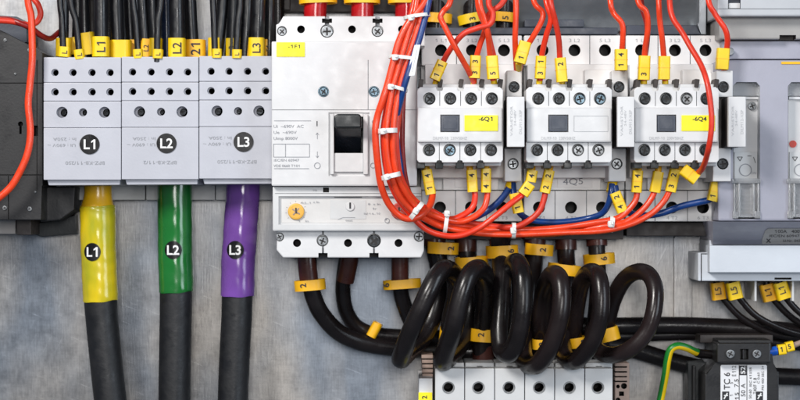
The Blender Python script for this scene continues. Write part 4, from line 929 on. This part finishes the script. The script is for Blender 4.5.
# yellow tagged wires under the fuse switch
for k, (x, y, a, pts, l) in enumerate((
   (718, 291, 8, [(714, 270, 30), (718, 288, 34), (727, 303, 34), (745, 320, 32), (775, 334, 30), (810, 339, 30), (860, 342, 30)], 'black wire with tilted yellow tag, leftmost under the fuse switch'),
   (734, 290.5, 14, [(730, 270, 42), (734, 288, 46), (742, 301, 46), (758, 317, 44), (785, 330, 42), (812, 336, 40), (860, 340, 40)], 'black wire with yellow tag, second under the fuse switch'),
   (768, 292.5, 14, [(764, 270, 34), (768, 289, 36), (776, 302, 36), (795, 320, 34), (830, 340, 34)], 'black wire with yellow tag just right of the white divider'),
   (782, 290.5, 18, [(777, 270, 46), (781, 287, 48), (788, 300, 48), (803, 315, 46), (835, 335, 46)], 'black wire with yellow tag, rightmost under the fuse switch'))):
    t = thing('wire', l, 'wire', (x, 281, 40), 'tagged black wires under the fuse switch')
    b = MB(); b.tube(pts, 3.4, 'cable', 14, 8); b.build('insulation', t)
    b = MB(); dd = pts[1][2]; b.collar(x, y, dd, 14, 17, 13, a, 'orange' if k % 2 == 0 else 'yellow', 1.2, rr=3)
    b.text('L5' if k < 2 else 'L1', x+0.3, y, dd+6.9, 6, 'ink', a+(90 if k != 1 else 90), bold=0.015); b.build('marker_sleeve', t)

# ------------------------------------------------------------------ small transformer lower right
t = thing('transformer', 'black potted transformer with white rating label at the bottom right', 'transformer', (742, 440, 0))
b = MB(); b.prism([(718, 340), (772, 340), (772, 364), (779, 372), (779, 480), (705, 480), (705, 374), (718, 362)], 4, 84, 'charcoal', 1.6); b.build('housing', t)
b = MB(); b.box(717.3, 343.5, 770.6, 363, 60, 96, 'charcoal', 1.4); c = b.carve(); c.box(740, 349, 748.5, 359.5, 80, 100, 'hole', 0); b.build('terminal_flange', t)
b = MB(); b.box(742.8, 350, 744.2, 359, 80, 95, 'charcoal', 0.2); b.build('test_socket', t)
b = MB(); b.box(700, 335, 773, 343, 4, 50, 'brownblack', 1.2); b.box(688, 362, 706, 480, 4, 40, 'black', 1.2); b.box(693, 366, 696, 480, 40, 50, 'charcoal', 0.8); b.build('mounting_frame', t)
for x in (730.5, 757): 
    s_ = MB(); s_.screw(x, 354, 4.4, 98.5, 'screw', 60); s_.build('screw', t)
b = MB(); b.prism([(721.5, 364.8), (766, 364.8), (767, 366), (767, 478), (720.6, 478), (720.6, 366)], 84, 85.2, 'paper', 0.2)
Z = 85.6
b.text('TC 6', 727, 381, Z, 6.0, 'ink', 90, 17, 0.01); b.text('E 112', 734, 371, Z, 4.0, 'ink', 90, 10); b.text('5', 731.5, 383, Z, 3, 'ink', 90); b.text('7.5', 736.5, 383, Z, 4, 'ink', 90, 8); b.text('1', 731.5, 395.5, Z, 3, 'ink', 90); b.text('15', 737, 396, Z, 4, 'ink', 90, 7)
b.box(739.5, 365.5, 746.5, 375.2, 85.0, 85.5, 'ink', 0); b.text('52', 743, 370.3, 85.8, 4.6, 'inkwhite', 90, 7.5, 0.02)
b.line(739.2, 365, 739.2, 478, Z, 0.6, 'ink'); b.line(746.9, 365, 746.9, 478, Z, 0.6, 'ink')
b.text('50 A', 743.2, 390, Z, 4.2, 'ink', 90, 13); b.text('IEC 61558', 750.5, 377, Z, 2.2, 'ink', 90, 19); b.text('T40/F 1.8', 755, 386, Z, 3.2, 'ink', 90, 16); b.text('50-60', 750.3, 394, Z, 2.6, 'ink', 90, 9)
b.text('C 0.63', 758.5, 378, Z, 2.2, 'ink', 90, 11); b.text('PRI 400 SEC 24', 762.8, 378, Z, 2.2, 'ink', 90, 24)
for x0, y0 in ((722.2, 391.5), (756, 391.5)):
    b.box(x0, y0, x0+7, y0+9, 85.0, 85.5, 'ink', 0); b.obox(x0+3.5, y0+4.5, 1.2, 7, -30, 85.5, 85.9, 'inkwhite', 0); b.obox(x0+3.8, y0+4, 4, 1.1, 0, 85.5, 86.0, 'inkwhite', 0)
b.build('rating_label', t)

t = thing('wire', 'brown wire with blue ferrule and yellow 1 5 tags at the right edge', 'wire', (773, 351, 80))
b = MB(); b.tube([(774, 351, 78), (785, 349, 78), (797, 344, 76), (815, 338, 74), (860, 325, 70)], 2.8, 'tan', 14, 6); b.build('insulation', t)
b = MB(); b.tube([(768, 352, 80), (777, 350.5, 80)], 4.6, 'ferruleblue', 18, 4); b.build('ferrule', t)
for cx, cy, s1, a in ((781.5, 349.5, '1', 8), (789.5, 346.5, '5', 14)):
    b = MB(); b.collar(cx, cy, 80, 10.5 if s1 == '1' else 10, 7.6, 9, a+90, 'yellow', 0.9, rr=2); b.text(s1, cx, cy, 84.8, 5, 'ink', a-0, bold=0.02); b.build('marker_sleeve', t)

# green/yellow earth wire
t = thing('earth_wire', 'green and yellow striped earth wire bending down left of the transformer', 'wire', (660, 420, 60))
P = [(722, 354, 62), (705, 354, 62), (696, 352, 66), (686, 347.5, 70), (677, 346, 72), (670.5, 350, 72), (667.5, 360, 70), (665.5, 374, 66), (661.5, 395, 62), (656, 420, 60), (645, 470, 60)]
b = MB(); Q = crom(P, 8)
n0 = 8
b.tube(Q[n0:], 3.8, 'green', 16, raw=True)
# yellow stripes: recolour part of the ring of faces
yi = b.mi('yellow'); cnt = (len(Q)-n0-1)*16
for k in range(cnt):
    ringj = k % 16; seg = k//16
    if (ringj+int(seg*0.0)) % 16 in (2, 3, 4, 5, 6, 7): b.m[k] = yi
b.build('insulation', t)
b = MB(); b.tube([(722, 354.5, 62), (712, 354.5, 62), (700, 353.5, 64), (697, 352.5, 65)], 4.6, 'cable', 18, 5); b.build('sleeve', t)

# ------------------------------------------------------------------ camera
cam = bpy.data.cameras.new('camera'); co = bpy.data.objects.new('camera', cam); COL.objects.link(co)
co.location = (0, -D*S, 0); co.rotation_euler = (R(90), 0, 0)
cam.sensor_width = 36; cam.lens = 36*D/800; cam.clip_start = 0.01; cam.clip_end = 50
cam.dof.use_dof = True; cam.dof.focus_distance = (D-135)*S; cam.dof.aperture_fstop = 11
sc.camera = co

# ------------------------------------------------------------------ light
w = bpy.data.worlds.new('World'); sc.world = w; w.use_nodes = True
bg = w.node_tree.nodes['Background']; bg.inputs[0].default_value = (0.66, 0.80, 1.0, 1); bg.inputs[1].default_value = 0.17
def area(name, loc, target, sx, sy, power, col):
    l = bpy.data.lights.new(name, 'AREA'); l.shape = 'RECTANGLE'; l.size = sx; l.size_y = sy; l.energy = power; l.color = col
    o = bpy.data.objects.new(name, l); COL.objects.link(o); o.location = loc
    o.rotation_euler = (Vector(target)-Vector(loc)).to_track_quat('-Z', 'Y').to_euler()
area('key_softbox', (-0.52, -0.92, 0.58), (0, 0, 0), 0.28, 0.28, 12.4, (1.0, 0.97, 0.93))
area('window_light', (1.1, -1.1, 0.25), (0, 0, 0), 0.5, 0.9, 8.5, (0.80, 0.90, 1.0))
area('front_flash', (0.05, -1.25, 0.16), (0, 0, 0), 0.3, 0.3, 4.6, (1.0, 0.98, 0.96))
sc.view_settings.view_transform = 'Standard'; sc.view_settings.look = 'None'; sc.view_settings.exposure = 0; sc.view_settings.gamma = 1
sc.cycles.max_bounces = 6; sc.cycles.use_denoising = True
